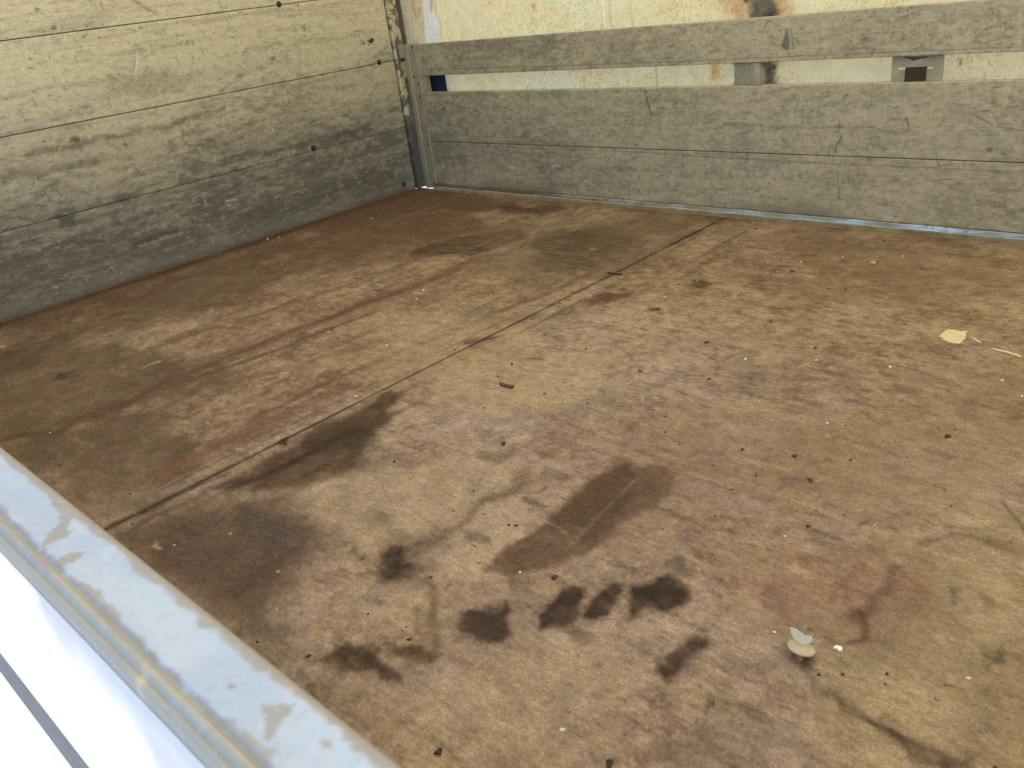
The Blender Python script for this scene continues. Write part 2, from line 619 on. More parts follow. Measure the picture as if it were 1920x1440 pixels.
    B([(-20, 600), (300, 520), (560, 440), (760, 360), (960, 372), (900, 430), (640, 500), (400, 570), (100, 650), (-20, 690)], np.array([.100, .064, .040]), .72, .07, .09, 5, 3, 0, .6, (7, 9), False)
    B([(-40, 640), (200, 640), (420, 700), (300, 780), (380, 860), (240, 980), (60, 900), (-40, 840)], np.array([.098, .070, .049]), .78, .06, .09, 6, 1, 0, .6, (9, 9), False)
    B([(1000, 400), (1330, 405), (1300, 450), (1180, 500), (1000, 540), (880, 520), (900, 440)], np.array([.12, .086, .055]), .5, .05, .08, 7, 2, 0, .6, (9, 12), False)
    B([(1380, 430), (1920, 470), (1930, 560), (1700, 540), (1500, 500)], np.array([.145, .096, .058]), .5, .06, .08, 6, 4, 0, .6, (7, 16), False)
    B([(1000, 800), (1500, 760), (1700, 900), (1400, 960), (1100, 900)], np.array([.20, .135, .098]), .45, .07, .09, 6, 2, 0, .6, (9, 9), False)
    B([(60, 860), (230, 990), (330, 1100), (520, 1260), (700, 1400), (640, 1300), (560, 1180), (470, 1080), (330, 960), (200, 900)], np.array([.105, .080, .070]), .62, .06, .06, 7, 3, 0, .6, (12, 12), False)
    rd = np.random.RandomState(21)
    for k in range(95):
        u0 = rd.uniform(.12, 1.75)
        v0 = rd.uniform(-2.1, -.3)
        L = rd.uniform(.12, .7)
        sl = rd.normal(-.04, .03)
        dk = rd.rand() < .80
        stroke(col, U, V, [(u0, v0), (u0 + sl * L * .5, v0 + L * .5), (u0 + sl * L, v0 + L)], rd.uniform(.003, .012), (np.array([.105, .066, .045]) if dk else PALE), rd.uniform(.2, .5) * (1 if dk else .5), .006, 9, k % 5, .8, (30, 12))
    for k in range(60):
        u0 = rd.uniform(1.5, 2.9)
        v0 = rd.uniform(-2.1, -.1)
        L = rd.uniform(.08, .4)
        sl = rd.normal(0, .10)
        stroke(col, U, V, [(u0, v0), (u0 + L, v0 + sl * L)], rd.uniform(.002, .008), (np.array([.12, .082, .058]) if rd.rand() < .65 else PALE * 1.08), rd.uniform(.15, .4), .006, 9, k % 5, .8, (12, 30))
    # broad drag marks beside the seam
    S([(180, 780), (330, 712), (480, 648), (650, 580), (800, 525), (900, 485)], .030, RED * .8, .85, .02, 8, 2, .55, (40, 10))
    S([(330, 720), (520, 655), (700, 585)], .012, np.array([.085, .052, .036]), .8, .012, 10, 4)
    S([(480, 780), (620, 715), (760, 655), (880, 610), (1000, 560), (1120, 505)], .016, RED * .85, .65, .012, 12, 3)
    S([(300, 890), (460, 810), (560, 770), (640, 735)], .034, RED * 1.1, .7, .02, 8, 1, .4)
    S([(-10, 600), (160, 570), (420, 500), (640, 430), (760, 385)], .03, np.array([.10, .062, .04]), .6, .03, 8, 1, .7, (40, 8))
    S([(60, 720), (240, 670), (420, 610), (620, 545), (860, 455)], .014, np.array([.12, .078, .05]), .55, .016, 9, 3, .8, (40, 8))
    S([(700, 560), (900, 490), (1060, 430)], .02, np.array([.13, .09, .06]), .5, .02, 9, 4, .8, (40, 8))
    S([(560, 690), (640, 660), (720, 645)], .02, np.array([.13, .09, .06]), .5, .03, 10, 4)
    S([(380, 730), (470, 700), (560, 690)], .02, np.array([.15, .085, .052]), .5, .03, 10, 2)
    S([(830, 690), (960, 630), (1130, 545), (1240, 480), (1330, 430)], .004, MID * .7, .6, .004, 12, 2)
    # left: tide line and soft dark clouds
    S([(-20, 835), (40, 812), (110, 812), (150, 780), (200, 760), (250, 735)], .012, np.array([.085, .052, .034]), .85, .016, 14, 1, .35)
    B([(-30, 690), (60, 640), (160, 650), (230, 700), (240, 740), (150, 780), (40, 812), (-40, 830)], np.array([.13, .094, .060]), .55, .03, .03, 10, 3, 0, .45, (10, 30), False)
    B([(90, 703), (130, 699), (140, 708), (100, 712)], DARK, .7, .01, .02, 20, 4)
    B([(-20, 660), (50, 655), (100, 640), (60, 690), (-20, 720)], DARK * 1.5, .5, .015, .03, 14, 2, 0, .6)
    B([(200, 800), (300, 775), (340, 820), (310, 870), (230, 860), (130, 900), (170, 850)], np.array([.115, .082, .056]), .62, .03, .03, 10, 5, 0, .4)
    B([(120, 900), (250, 840), (320, 860), (250, 930), (160, 980), (60, 900)], np.array([.13, .092, .064]), .45, .04, .04, 9, 1, 0, .5, (16, 16), False)
    S([(-10, 560), (150, 520), (330, 490), (520, 455)], .02, np.array([.12, .082, .05]), .5, .02, 8, 3)
    S([(20, 640), (90, 620), (180, 600)], .012, np.array([.13, .085, .055]), .45, .02, 12, 2)
    B([(300, 545), (420, 500), (480, 520), (380, 575), (240, 600)], np.array([.125, .095, .062]), .45, .03, .04, 9, 1, 0, .55, (9, 50), False)
    # the long wet stain against the seam
    st = [(415, 918), (500, 860), (560, 825), (640, 783), (720, 745), (760, 742), (735, 775), (715, 810), (695, 835), (680, 868), (620, 898), (540, 912), (470, 925)]
    B(st, np.array([0.0558, 0.0384, 0.0236]), .85, .012, .022, 12, 2, .0, .3)
    S([(430, 912), (500, 885), (570, 855), (640, 818), (690, 805)], .014, np.array([0.0252, 0.0162, 0.0144]), .9, .012, 16, 3, .3)
    B([(600, 800), (690, 795), (690, 835), (620, 855), (580, 840)], DARK, .7, .02, .02, 12, 1)
    B([(560, 830), (610, 800), (735, 770), (700, 800), (640, 800)], np.array([.07, .042, .024]), .5, .015, .02, 12, 4)
    # grey purple cloud near the rail
    B([(230, 1010), (330, 965), (430, 930), (540, 945), (605, 1000), (570, 1075), (500, 1130), (440, 1150), (330, 1080)], np.array([0.0706, 0.0540, 0.0446]), .80, .035, .03, 10, 3, 0, .35)
    B([(430, 955), (520, 950), (560, 985), (530, 1030), (450, 1030)], np.array([.070, .056, .050]), .55, .03, .03, 10, 1, 0, .5)
    B([(640, 900), (720, 920), (760, 985), (680, 1000), (620, 960)], np.array([.14, .11, .08]), .4, .03, .03, 12, 5, 0, .5, (30, 30), False)
    B([(430, 1140), (520, 1130), (560, 1200), (500, 1230), (450, 1190)], np.array([.10, .075, .062]), .55, .02, .03, 14, 2, 0, .5)
    # pale worn plywood between
    B([(560, 900), (720, 880), (900, 850), (1010, 880), (930, 950), (830, 980), (700, 1010), (620, 960)], np.array([.34, .272, .19]), .5, .04, .03, 10, 1, 0, .45, (14, 14), False)
    B([(830, 990), (980, 930), (1060, 935), (960, 1050), (880, 1120), (820, 1080)], np.array([.37, .29, .225]), .6, .03, .03, 10, 4, 0, .3, (14, 14), False)
    B([(640, 1090), (760, 1080), (810, 1150), (740, 1190), (660, 1160)], np.array([.335, .268, .20]), .5, .03, .03, 12, 2, 0, .4, (20, 20), False)
    B([(830, 1240), (1100, 1190), (1190, 1260), (1120, 1380), (900, 1440), (760, 1380)], np.array([.325, .26, .195]), .5, .05, .04, 8, 3, 0, .4, (12, 12), False)
    B([(660, 600), (880, 590), (1010, 640), (1110, 700), (980, 790), (860, 760), (740, 700)], np.array([.33, .258, .165]), .45, .06, .05, 7, 5, 0, .5, (8, 40), False)
    # tide line that curls down to the small puddle marks
    S([(985, 905), (935, 930), (900, 948), (868, 985), (830, 1000), (795, 1022)], .015, np.array([.10, .075, .05]), .75, .012, 18, 2, .4)
    S([(700, 960), (740, 1000), (790, 1025)], .016, np.array([.13, .10, .07]), .5, .012, 14, 4, .5)
    S([(800, 1085), (812, 1120), (812, 1160), (818, 1195), (815, 1235)], .008, np.array([.12, .088, .06]), .8, .006, 30, 1, .3)
    S([(778, 1140), (786, 1165), (784, 1185)], .004, np.array([.14, .105, .075]), .6, .004, 30, 1, .3)
    B([(705, 1045), (735, 1020), (775, 1022), (772, 1060), (778, 1080), (735, 1088), (708, 1072)], np.array([0.0303, 0.0198, 0.0165]), .92, .014, .012, 20, 3, 0, .2)
    B([(680, 1080), (760, 1080), (790, 1100), (720, 1100)], np.array([.12, .09, .06]), .4, .02, .02, 14, 1)
    B([(590, 1235), (650, 1210), (700, 1228), (735, 1255), (752, 1280), (700, 1275), (640, 1255)], np.array([0.0420, 0.0300, 0.0240]), .85, .008, .014, 22, 2, 0, .25)
    B([(715, 1195), (745, 1215), (790, 1215), (822, 1230), (812, 1243), (770, 1238), (735, 1228)], np.array([0.0420, 0.0312, 0.0228]), .85, .007, .010, 24, 4, 0, .3)
    B([(640, 1215), (690, 1210), (700, 1240), (650, 1245)], DARK, .55, .012, .012, 20, 1)
    # large double stain in the middle
    big_st = [(918, 1068), (955, 1025), (1010, 985), (1065, 935), (1120, 890), (1160, 866), (1200, 872), (1250, 878), (1258, 905), (1240, 930), (1215, 955), (1180, 985), (1140, 1012), (1090, 1050), (1020, 1060), (950, 1085)]
    B(big_st, np.array([0.0864, 0.0592, 0.0424]), .84, .007, .012, 16, 1, .0, .18)
    B([(1060, 940), (1120, 892), (1165, 872), (1190, 895), (1130, 960), (1090, 985), (1010, 1000)], np.array([0.0640, 0.0416, 0.0288]), .6, .012, .012, 18, 3, 0, .3)
    B([(1100, 990), (1180, 920), (1200, 920), (1150, 985), (1090, 1020)], np.array([0.0680, 0.0432, 0.0304]), .6, .008, .01, 18, 5, 0, .2)
    S([(1080, 1010), (1150, 940), (1190, 900)], .0025, TAN, .3, .002, 18, 1, .7)
    S([(980, 950), (1020, 975), (1060, 1000)], .003, PALE, .35, .003, 18, 2, .6)
    B([(1160, 1050), (1260, 1010), (1300, 960), (1230, 960), (1170, 1000)], np.array([.27, .18, .135]), .55, .02, .02, 14, 2, 0, .3, (14, 14), False)
    S([(1225, 950), (1250, 962), (1280, 975)], .005, np.array([.09, .07, .055]), .7, .004, 20, 3)
    B([(890, 845), (930, 850), (960, 860), (930, 870), (900, 862)], np.array([.12, .085, .062]), .6, .008, .012, 20, 1)
    B([(1005, 850), (1045, 838), (1050, 855), (1015, 862)], np.array([.13, .085, .064]), .7, .007, .008, 22, 3)
    B([(960, 880), (990, 882), (985, 905), (955, 905)], np.array([.14, .09, .07]), .6, .008, .012, 22, 4)
    # row of small dark oil puddles
    B([(866, 1150), (890, 1138), (930, 1140), (950, 1128), (952, 1145), (940, 1160), (952, 1185), (915, 1200), (880, 1192), (864, 1175)], np.array([0.0465, 0.0341, 0.0260]), .92, .006, .009, 30, 2, 0, .3)
    B([(885, 1150), (925, 1150), (930, 1170), (900, 1175)], np.array([0.0270, 0.0192, 0.0168]), .7, .010, .01, 30, 1)
    B([(1012, 1160), (1028, 1138), (1050, 1112), (1075, 1100), (1102, 1102), (1100, 1120), (1082, 1142), (1075, 1165), (1050, 1180), (1020, 1178)], np.array([0.0319, 0.0204, 0.0171]), .95, .005, .006, 30, 4, 0, .12)
    B([(1092, 1152), (1105, 1130), (1130, 1108), (1150, 1092), (1168, 1095), (1165, 1115), (1148, 1135), (1140, 1152), (1112, 1160)], np.array([0.0319, 0.0231, 0.0182]), .93, .005, .006, 30, 1, 0, .2)
    B([(1180, 1120), (1188, 1100), (1215, 1095), (1232, 1080), (1255, 1075), (1280, 1092), (1290, 1112), (1278, 1138), (1250, 1148), (1210, 1145), (1185, 1158)], np.array([0.0260, 0.0187, 0.0140]), .95, .006, .006, 30, 3, 0, .15)
    B([(1235, 1262), (1250, 1235), (1272, 1212), (1300, 1190), (1325, 1192), (1330, 1212), (1300, 1232), (1285, 1262), (1258, 1280)], np.array([0.0396, 0.0276, 0.0222]), .9, .007, .008, 28, 5, 0, .2)
    B([(1185, 1410), (1210, 1395), (1260, 1400), (1250, 1420)], np.array([.12, .09, .07]), .5, .01, .012, 24, 1)
    # tide lines, bottom right
    S([(1512, 1262), (1540, 1290), (1590, 1315), (1620, 1350), (1660, 1372), (1705, 1392), (1745, 1405)], .010, np.array([.085, .058, .040]), .7, .018, 22, 2, .95, (34, 34))
    B([(1655, 1360), (1720, 1380), (1800, 1395), (1820, 1420), (1740, 1425), (1690, 1398)], np.array([.062, .042, .027]), .75, .016, .022, 22, 4, 0, .8, (30, 40))
    S([(1740, 1415), (1800, 1440), (1840, 1470)], .008, np.array([.08, .055, .035]), .7, .01, 20, 1)
    S([(1682, 1062), (1668, 1090), (1645, 1118), (1632, 1140), (1600, 1152), (1590, 1158)], .009, np.array([.095, .060, .044]), .7, .008, 30, 1, .3)
    S([(1610, 1150), (1628, 1178), (1622, 1200), (1600, 1205)], .006, np.array([.075, .048, .033]), .8, .007, 30, 3, .3)
    S([(1880, 940), (1905, 970), (1925, 1000)], .004, np.array([.10, .07, .045]), .7, .006, 30, 2)
    S([(1720, 1020), (1760, 1005), (1800, 1000), (1840, 1010), (1900, 1040)], .008, np.array([.105, .08, .05]), .55, .012, 20, 2, .6)
    S([(1790, 1105), (1795, 1120), (1785, 1130)], .006, np.array([.10, .085, .065]), .7, .005, 25, 3)
    B([(1845, 1240), (1880, 1215), (1885, 1240), (1860, 1265)], np.array([.055, .055, .036]), .7, .008, .014, 24, 2, 0, .6)
    B([(1450, 905), (1480, 890), (1495, 898), (1470, 920), (1448, 925)], np.array([.135, .098, .078]), .7, .010, .008, 20, 3)
    S([(1525, 995), (1545, 1003), (1575, 1010)], .0035, np.array([.08, .078, .08]), .8, .003, 30, 2)
    S([(1510, 962), (1540, 965), (1560, 975)], .002, np.array([.11, .10, .095]), .7, .002, 30, 2)
    S([(1610, 985), (1625, 978)], .004, np.array([.09, .085, .082]), .7, .003, 30, 1)
    B([(1255, 1040), (1275, 1045), (1290, 1068), (1280, 1070), (1258, 1055)], np.array([.085, .082, .082]), .8, .004, .006, 30, 1)
    S([(1330, 670), (1350, 678), (1375, 668), (1395, 660)], .0028, np.array([.12, .085, .055]), .8, .004, 30, 3)
    S([(1440, 905), (1400, 925), (1300, 935)], .002, np.array([.15, .115, .085]), .5, .003, 20, 1)
    S([(205, 990), (260, 962), (330, 930), (420, 893)], .006, np.array([.055, .036, .036]), .85, .010, 24, 1, .9, (40, 40))
    S([(225, 1000), (300, 970), (360, 938), (430, 905)], .012, np.array([.075, .050, .048]), .8, .012, 24, 3, .9, (40, 40))
    S([(300, 905), (420, 850), (520, 800)], .004, np.array([.09, .06, .05]), .6, .008, 24, 2, .9, (40, 40))
    # flaked veneer along the seam
    B([(868, 640), (900, 632), (940, 628), (925, 640), (890, 655)], np.array([.14, .105, .078]), .85, .004, .010, 30, 1, 0, .5)
    S([(870, 645), (900, 640), (935, 632)], .0035, DARK, .8, .006, 40, 3, .7)
    S([(1135, 512), (1165, 515)], .004, DARK, .8, .003, 30, 1)
    B([(520, 825), (540, 820), (536, 838), (522, 835)], DARK * .8, .8, .003, .006, 40, 3)
    S([(1030, 615), (1055, 622)], .004, np.array([.10, .07, .05]), .8, .004, 30, 3)
    # the seam's own dirt
    d = np.abs(U - 1.5435)
    w_ = .004 + .010 * sm(-.85, -.2, V) * sm(.2, .6, fbm(V * 9, U, 3, 1)) + .006 * sm(-1.4, -2.0, V)
    col[:] = mix(col, DARK * .9, np.clip(np.exp(-(d / w_) ** 2) * (.55 + .45 * sm(.3, .6, fbm(V * 14, U * 5, 3, 2))), 0, 1) * .9)
    d2 = np.abs(U - 1.500 - .004 * np.sin(V * 5))
    col[:] = mix(col, DARK * 1.4, np.exp(-(d2 / .003) ** 2) * sm(.5, .62, fbm(V * 6, U * 3, 3, 4)) * .6)
    d3 = np.abs(U - 1.60 - .01 * np.sin(V * 3))
    col[:] = mix(col, MID * .6, np.exp(-(d3 / .004) ** 2) * sm(.5, .62, fbm(V * 5 + 3, U * 3, 3, 1)) * .6)
    # random scuffs and scratches
    rs = np.random.RandomState(5)
    for k in range(110):
        u0 = rs.uniform(.1, 3.0)
        v0 = rs.uniform(-2.2, -.05)
        if u0 > 1.6:
            a = rs.normal(0, .35) if rs.rand() < .6 else rs.uniform(0, 3.14)
        else:
            a = rs.normal(1.57, .35) if rs.rand() < .5 else rs.normal(0, .4)
        L = rs.uniform(.012, .06)
        b = a + rs.normal(0, .35)
        p1 = (u0 + L * math.cos(a), v0 + L * math.sin(a))
        p2 = (p1[0] + L * math.cos(b), p1[1] + L * math.sin(b))
        dark = rs.rand() < .8
        stroke(col, U, V, [(u0, v0), p1, p2], rs.uniform(.0016, .0028), (np.array([.085, .062, .045]) if dark else PALE * 1.1), rs.uniform(.25, .6) * (1 if dark else .6), .004, 40, k % 5, .9)
    # ragged little stains
    for k in range(130):
        u0 = rs.uniform(.1, 3.0)
        v0 = rs.uniform(-2.2, -.05)
        a, b = rs.uniform(.006, .04), rs.uniform(.004, .013)
        if rs.rand() < .35 and u0 < 1.6:
            a, b = b, a
        pts = [(u0 + a * math.cos(t) * rs.uniform(.6, 1.2), v0 + b * math.sin(t) * rs.uniform(.6, 1.2)) for t in np.linspace(0, 6.28, 9)[:-1]]
        c = [np.array([.10, .068, .045]), np.array([.12, .072, .05]), np.array([.09, .08, .066]), PALE * 1.15][rs.randint(4)]
        blob(col, U, V, pts, c, rs.uniform(.35, .75), .005, .008, 30, k % 5, 0, None, .5, (30, 30))
    # grit sized specks
    h = vn(U * 190, V * 190, 3) * vn(U * 121 + 5, V * 121, 1)
    dens = sm(.42, .6, fbm(U * 4, V * 4, 3, 3))
    col[:] = mix(col, DARK, sm(.80, .90, h + .08 * dens) * .75)
    h = vn(U * 170 + 40, V * 170, 2) * vn(U * 101 + 15, V * 101, 4)
    col[:] = mix(col, PALE * 1.5, sm(.86, .94, h) * .6)
    col *= np.array([1.02, .965, .93])
    return col, wet


def floor_sheet(x0, x1, y0, y1, step, parent, rs):
    xs = np.linspace(x0, x1, int((x1 - x0) / step) + 1)
    ys = np.linspace(y0, y1, int((y1 - y0) / step) + 1)
    X, Y = np.meshgrid(xs, ys, indexing='ij')
    U, V_ = X.ravel(), Y.ravel()
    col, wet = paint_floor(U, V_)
    z = .0016 * (fbm(U * 2, V_ * 2, 3, rs) - .5) + .0007 * (fbm(U * 14, V_ * 60, 3, rs + 1) - .5)
    n, m = len(xs), len(ys)
    top = np.stack([U, V_, z], 1)
    F = [grid_faces(n, m)]
    # rounded worn edges and the thickness of the sheet
    ring = np.concatenate([np.arange(0, n * m, m), (n - 1) * m + np.arange(1, m), (np.arange(n - 2, -1, -1)) * m + m - 1, np.arange(m - 2, 0, -1)])
    k = len(ring)
    base = len(top)
    cx, cy = (x0 + x1) / 2, (y0 + y1) / 2
    lo = top[ring].copy()
    lo[:, 2] = -.021
    V3 = np.concatenate([top, lo])
    a = np.arange(k)
    b = (a + 1) % k
    F.append(np.stack([ring[a], base + a, base + b, ring[b]], 1))
    col = np.concatenate([col, np.tile(np.array([.10, .065, .04]), (k, 1))])
    g = np.concatenate([np.clip(wet, 0, 1) * .12, np.zeros(k)])
    me = mesh_np('plywood_sheet', V3, np.concatenate(F)[:, ::-1], col, g)
    return link('plywood_sheet', me, M_FLOOR, parent)


floor = empty('floor', (0, 0, 0), 'worn stained plywood load floor of the truck bed', None, None, 'structure')
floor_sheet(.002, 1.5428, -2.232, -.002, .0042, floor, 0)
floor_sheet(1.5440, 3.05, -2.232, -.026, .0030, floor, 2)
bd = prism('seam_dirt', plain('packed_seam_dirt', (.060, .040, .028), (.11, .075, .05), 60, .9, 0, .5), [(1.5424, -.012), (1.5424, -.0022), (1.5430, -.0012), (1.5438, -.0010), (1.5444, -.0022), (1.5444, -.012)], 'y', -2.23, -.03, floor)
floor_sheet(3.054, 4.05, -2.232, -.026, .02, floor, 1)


# ------------------------------------------------------------------ metal boards
def board(name, mat, axis, a0, a1, z0, z1, front, thick, step, paint, parent, zb=None, gap=.0009, edge_k=.45):
    """an extruded aluminium board; axis 'y': its face looks to +x; axis 'x': its face looks to -y"""
    ns = max(2, int((a1 - a0) / step) + 1)
    s = np.linspace(a0, a1, ns)
    zf = np.linspace(z0 + gap + .0010, z1 - gap - .0010, max(2, int((z1 - z0) / step)))
    prof = [(thick, z0 + gap), (.0012, z0 + gap), (.0003, z0 + gap + .0005)] + [(0.0, z) for z in zf] + [(.0003, z1 - gap - .0005), (.0012, z1 - gap), (thick, z1 - gap)]
    D = np.array([p[0] for p in prof])
    Z = np.array([p[1] for p in prof])
    S_, DD = np.meshgrid(s, D, indexing='ij')
    _, ZZ = np.meshgrid(s, Z, indexing='ij')
    u, d, z = S_.ravel(), DD.ravel(), ZZ.ravel()
    wob = .0012 * (fbm(u * 3, z * 6, 3, 2) - .5)
    if axis == 'y':
        V_ = np.stack([front - d + wob * (d < .001), u, z], 1)
    else:
        V_ = np.stack([u, front + d + wob * (d < .001), z], 1)
    col = paint(u, z)
    edge = (d > .0002)
    col[edge] *= edge_k
    F = grid_faces(len(s), len(prof))
    n, m = len(s), len(prof)
    caps = []
    for r in (0, (n - 1) * m):
        for i in range(m // 2):
            caps.append([r + i, r + i + 1, r + m - 2 - i, r + m - 1 - i])
    F = np.concatenate([F, np.array(caps)])
    if axis == 'y':
        F = F[:, ::-1]
    me = mesh_np(name, V_, F, col)
    return link(name, me, mat, parent)


def scuffs(col, U, Z, seed, a0, a1, z0, z1, n, dark=(.085, .078, .062), pale=(.56, .52, .42), vert=.5, amt=1.0):
    rs = np.random.RandomState(seed)
    for k in range(n):
        u0, v0 = rs.uniform(a0, a1), rs.uniform(z0, z1)
        r = rs.rand()
        if r < vert:
            a = rs.normal(1.57, .35)
        elif r < .85:
            a = rs.normal(0, .12)
        else:
            a = rs.uniform(0, 3.14)
        L = rs.gamma(1.6, .0055) + .003
        b = a + rs.normal(0, .18)
        p1 = (u0 + L * math.cos(a), v0 + L * math.sin(a))
        p2 = (p1[0] + L * .7 * math.cos(b), p1[1] + L * .7 * math.sin(b))
        dk = rs.rand() < .72
        stroke(col, U, Z, [(u0, v0), p1, p2], rs.uniform(.0011, .0021), dark if dk else pale, rs.uniform(.3, .8) * amt, .001, 40, k % 5, .8)
    for k in range(n):
        u0, v0 = rs.uniform(a0, a1), rs.uniform(z0, z1)
        r = rs.uniform(.0010, .0030)
        L = rs.uniform(0, .009)
        stroke(col, U, Z, [(u0, v0), (u0 + L, v0)], r, dark if rs.rand() < .75 else pale, rs.uniform(.3, .85) * amt, 0, 40, k % 5, .4)


LB = np.array([.56, .515, .385])       # head board aluminium, least dirty
LD = np.array([.104, .099, .092])      # ground-in dirt


def paint_left(u, z):
    warp = .02 * (fbm(u * 5, z * 9, 3, 1) - .5)
    st = fbm(u * 2.6, (z + warp) * 60, 5, 0, .62)
    bl = fbm(u * 5, z * 10 + 3, 6, 2, .68)
    fine = fbm(u * 34, z * 95, 5, 3, .70)
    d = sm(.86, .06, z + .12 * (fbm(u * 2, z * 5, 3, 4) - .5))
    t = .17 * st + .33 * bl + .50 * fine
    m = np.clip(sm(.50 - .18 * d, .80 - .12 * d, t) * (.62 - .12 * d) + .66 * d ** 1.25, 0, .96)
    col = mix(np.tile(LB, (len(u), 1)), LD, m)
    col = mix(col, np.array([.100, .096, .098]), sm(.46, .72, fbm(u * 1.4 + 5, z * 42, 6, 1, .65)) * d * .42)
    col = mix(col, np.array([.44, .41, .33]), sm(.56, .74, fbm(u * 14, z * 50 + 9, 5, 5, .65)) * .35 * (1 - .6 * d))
    col = mix(col, np.array([.20, .165, .125]), sm(.50, .78, fbm(u * 4 + 2, z * 46, 6, 3, .68)) * .38)
    # named marks

    def q(*pts):
        return [lw(*p) for p in pts]
    stroke(col, u, z, q((258, 95), (254, 140)), .0022, (.72, .66, .50), .9, 0, 40, 0, .1)
    stroke(col, u, z, q((275, 85), (282, 108)), .003, (.62, .57, .43), .7, 0, 40, 0, .2)
    stroke(col, u, z, q((248, 0), (290, 25)), .006, (.20, .18, .13), .5, .004, 40, 1)
    blob(col, u, z, q((215, 145), (290, 130), (370, 140), (360, 165), (280, 180), (200, 185)), (.26, .24, .18), .5, .014, .02, 20, 1, 0, None, .9, (70, 120))
    blob(col, u, z, q((130, 258), (155, 255), (150, 272), (135, 268)), (.08, .075, .06), .8, .004, .008, 40, 2, 0, None, .4)
    blob(col, u, z, q((100, 408), (145, 402), (145, 425), (115, 428)), (.075, .078, .082), .8, .008, .018, 30, 3, 0, None, .9, (60, 140))
    stroke(col, u, z, q((255, 455), (300, 440), (330, 430)), .009, (.065, .06, .062), .85, .006, 30, 2, .3)
    stroke(col, u, z, q((262, 462), (340, 437)), .003, (.36, .33, .27), .7, .003, 30, 2, .3)
    stroke(col, u, z, q((60, 470), (200, 415)), .006, (.30, .28, .24), .5, .008, 30, 4, .6)
    stroke(col, u, z, q((0, 500), (120, 455), (200, 450)), .010, (.085, .08, .078), .6, .012, 20, 1, .5)
    stroke(col, u, z, q((0, 330), (100, 320), (180, 300)), .012, (.10, .094, .08), .55, .012, 20, 3, .5)
    stroke(col, u, z, q((60, 290), (250, 250), (420, 205)), .010, (.105, .098, .078), .6, .012, 20, 2, .6)
    stroke(col, u, z, q((420, 300), (560, 272), (690, 240)), .012, (.07, .066, .058), .6, .012, 20, 4, .5)
    stroke(col, u, z, q((330, 345), (480, 315), (620, 290)), .010, (.08, .075, .066), .5, .012, 20, 1, .5)
    stroke(col, u, z, q((450, 370), (600, 335), (720, 300)), .010, (.27, .255, .20), .35, .012, 20, 1, .6)
    stroke(col, u, z, q((480, 90), (600, 75), (700, 60)), .010, (.24, .21, .16), .45, .014, 20, 2, .6)
    blob(col, u, z, q((688, 76), (698, 71), (702, 76), (694, 82)), (.02, .02, .018), .95, .002, .004, 60, 1, 0, None, .1)
    stroke(col, u, z, q((681, 80), (683, 82)), .004, (.03, .03, .025), .9)
    for px, py in ((335, 250), (570, 55), (455, 148), (510, 108), (340, 330), (615, 390), (305, 220), (70, 20), (540, 190), (100, 50)):
        a, b = lw(px, py)
        blob(col, u, z, [(a - .012, b - .004), (a, b - .008), (a + .012, b), (a + .002, b + .007)], (.50, .46, .36) if px % 2 else (.13, .12, .09), .7, .003, .006, 50, px % 5, 0, None, .3)
    scuffs(col, u, z, 3 + int(z.min() * 40), -1.9, -.03, z.min(), z.max(), 260, (.10, .088, .066), (.56, .51, .40), .45, .9)
    # bare dented margin at the floor
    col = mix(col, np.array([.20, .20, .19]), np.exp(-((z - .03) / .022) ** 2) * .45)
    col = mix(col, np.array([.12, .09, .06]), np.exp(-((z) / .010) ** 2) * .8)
    return col


head = empty('headboard', (0, -1.1, 0), 'tall dented board of four wide grimy aluminium planks, left of the corner', 'headboard')
HO = Vector((0, -1.1, 0))


def child(o, root):
    """world-space mesh -> child of a root that is not at the origin"""
    o.parent = root
    o.location = -Vector(root.location)
    return o


ZL = [-.024, .2660, .5345, .7960, 1.062]
for k in range(4):
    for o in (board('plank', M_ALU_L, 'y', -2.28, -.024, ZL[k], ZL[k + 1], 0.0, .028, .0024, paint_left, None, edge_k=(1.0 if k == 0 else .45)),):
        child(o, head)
bm = bmesh.new()
r = .0088
bmesh.ops.create_uvsphere(bm, u_segments=12, v_segments=8, radius=r, matrix=Matrix.Rotation(math.pi / 2, 4, 'Y') @ Matrix.Diagonal((1, 1, .5, 1)))
bmesh.ops.create_cone(bm, cap_ends=True, segments=14, radius1=r * 1.35, radius2=r * 1.1, depth=.002, matrix=Matrix.Translation((-.0005, 0, 0)) @ Matrix.Rotation(math.pi / 2, 4, 'Y'))
screw_me = bm_mesh('screw', bm, True)
screw_me.materials.append(M_RUST)
for px, py in ((523, 8), (711, 117), (588, 278), (757, 345)):
    y, z = lw(px, py)
    s = link('screw', screw_me)
    s.parent = head
    s.location = Vector((.001, y, z)) - HO
    s.rotation_euler.x = random.uniform(0, 3)
b = box_obj('cap_rail', M_CHAN, (-.032, .004, -2.28, -.024, 1.063, 1.10), None)
child(b, head)
b = box_obj('backing_sheet', M_DARK, (-.050, -.030, -2.28, -.024, -.06, 1.06), None)
child(b, head)

# ------------------------------------------------------------------ corner post
post = empty('corner_post', (-.01, .006, 0), 'corner post with cream paint peeling off its grey metal', 'corner post')


def paint_post(u, z):
    pat = fbm(u * 55, z * 26, 4, 2, .55)
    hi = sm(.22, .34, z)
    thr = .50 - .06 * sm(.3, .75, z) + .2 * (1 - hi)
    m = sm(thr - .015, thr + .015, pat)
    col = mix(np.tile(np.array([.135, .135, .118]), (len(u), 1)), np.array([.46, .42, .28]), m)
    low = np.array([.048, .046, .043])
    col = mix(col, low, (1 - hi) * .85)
    col = mix(col, np.array([.05, .045, .04]), sm(.62, .7, fbm(u * 90, z * 80, 3, 4)) * .7)
    return col


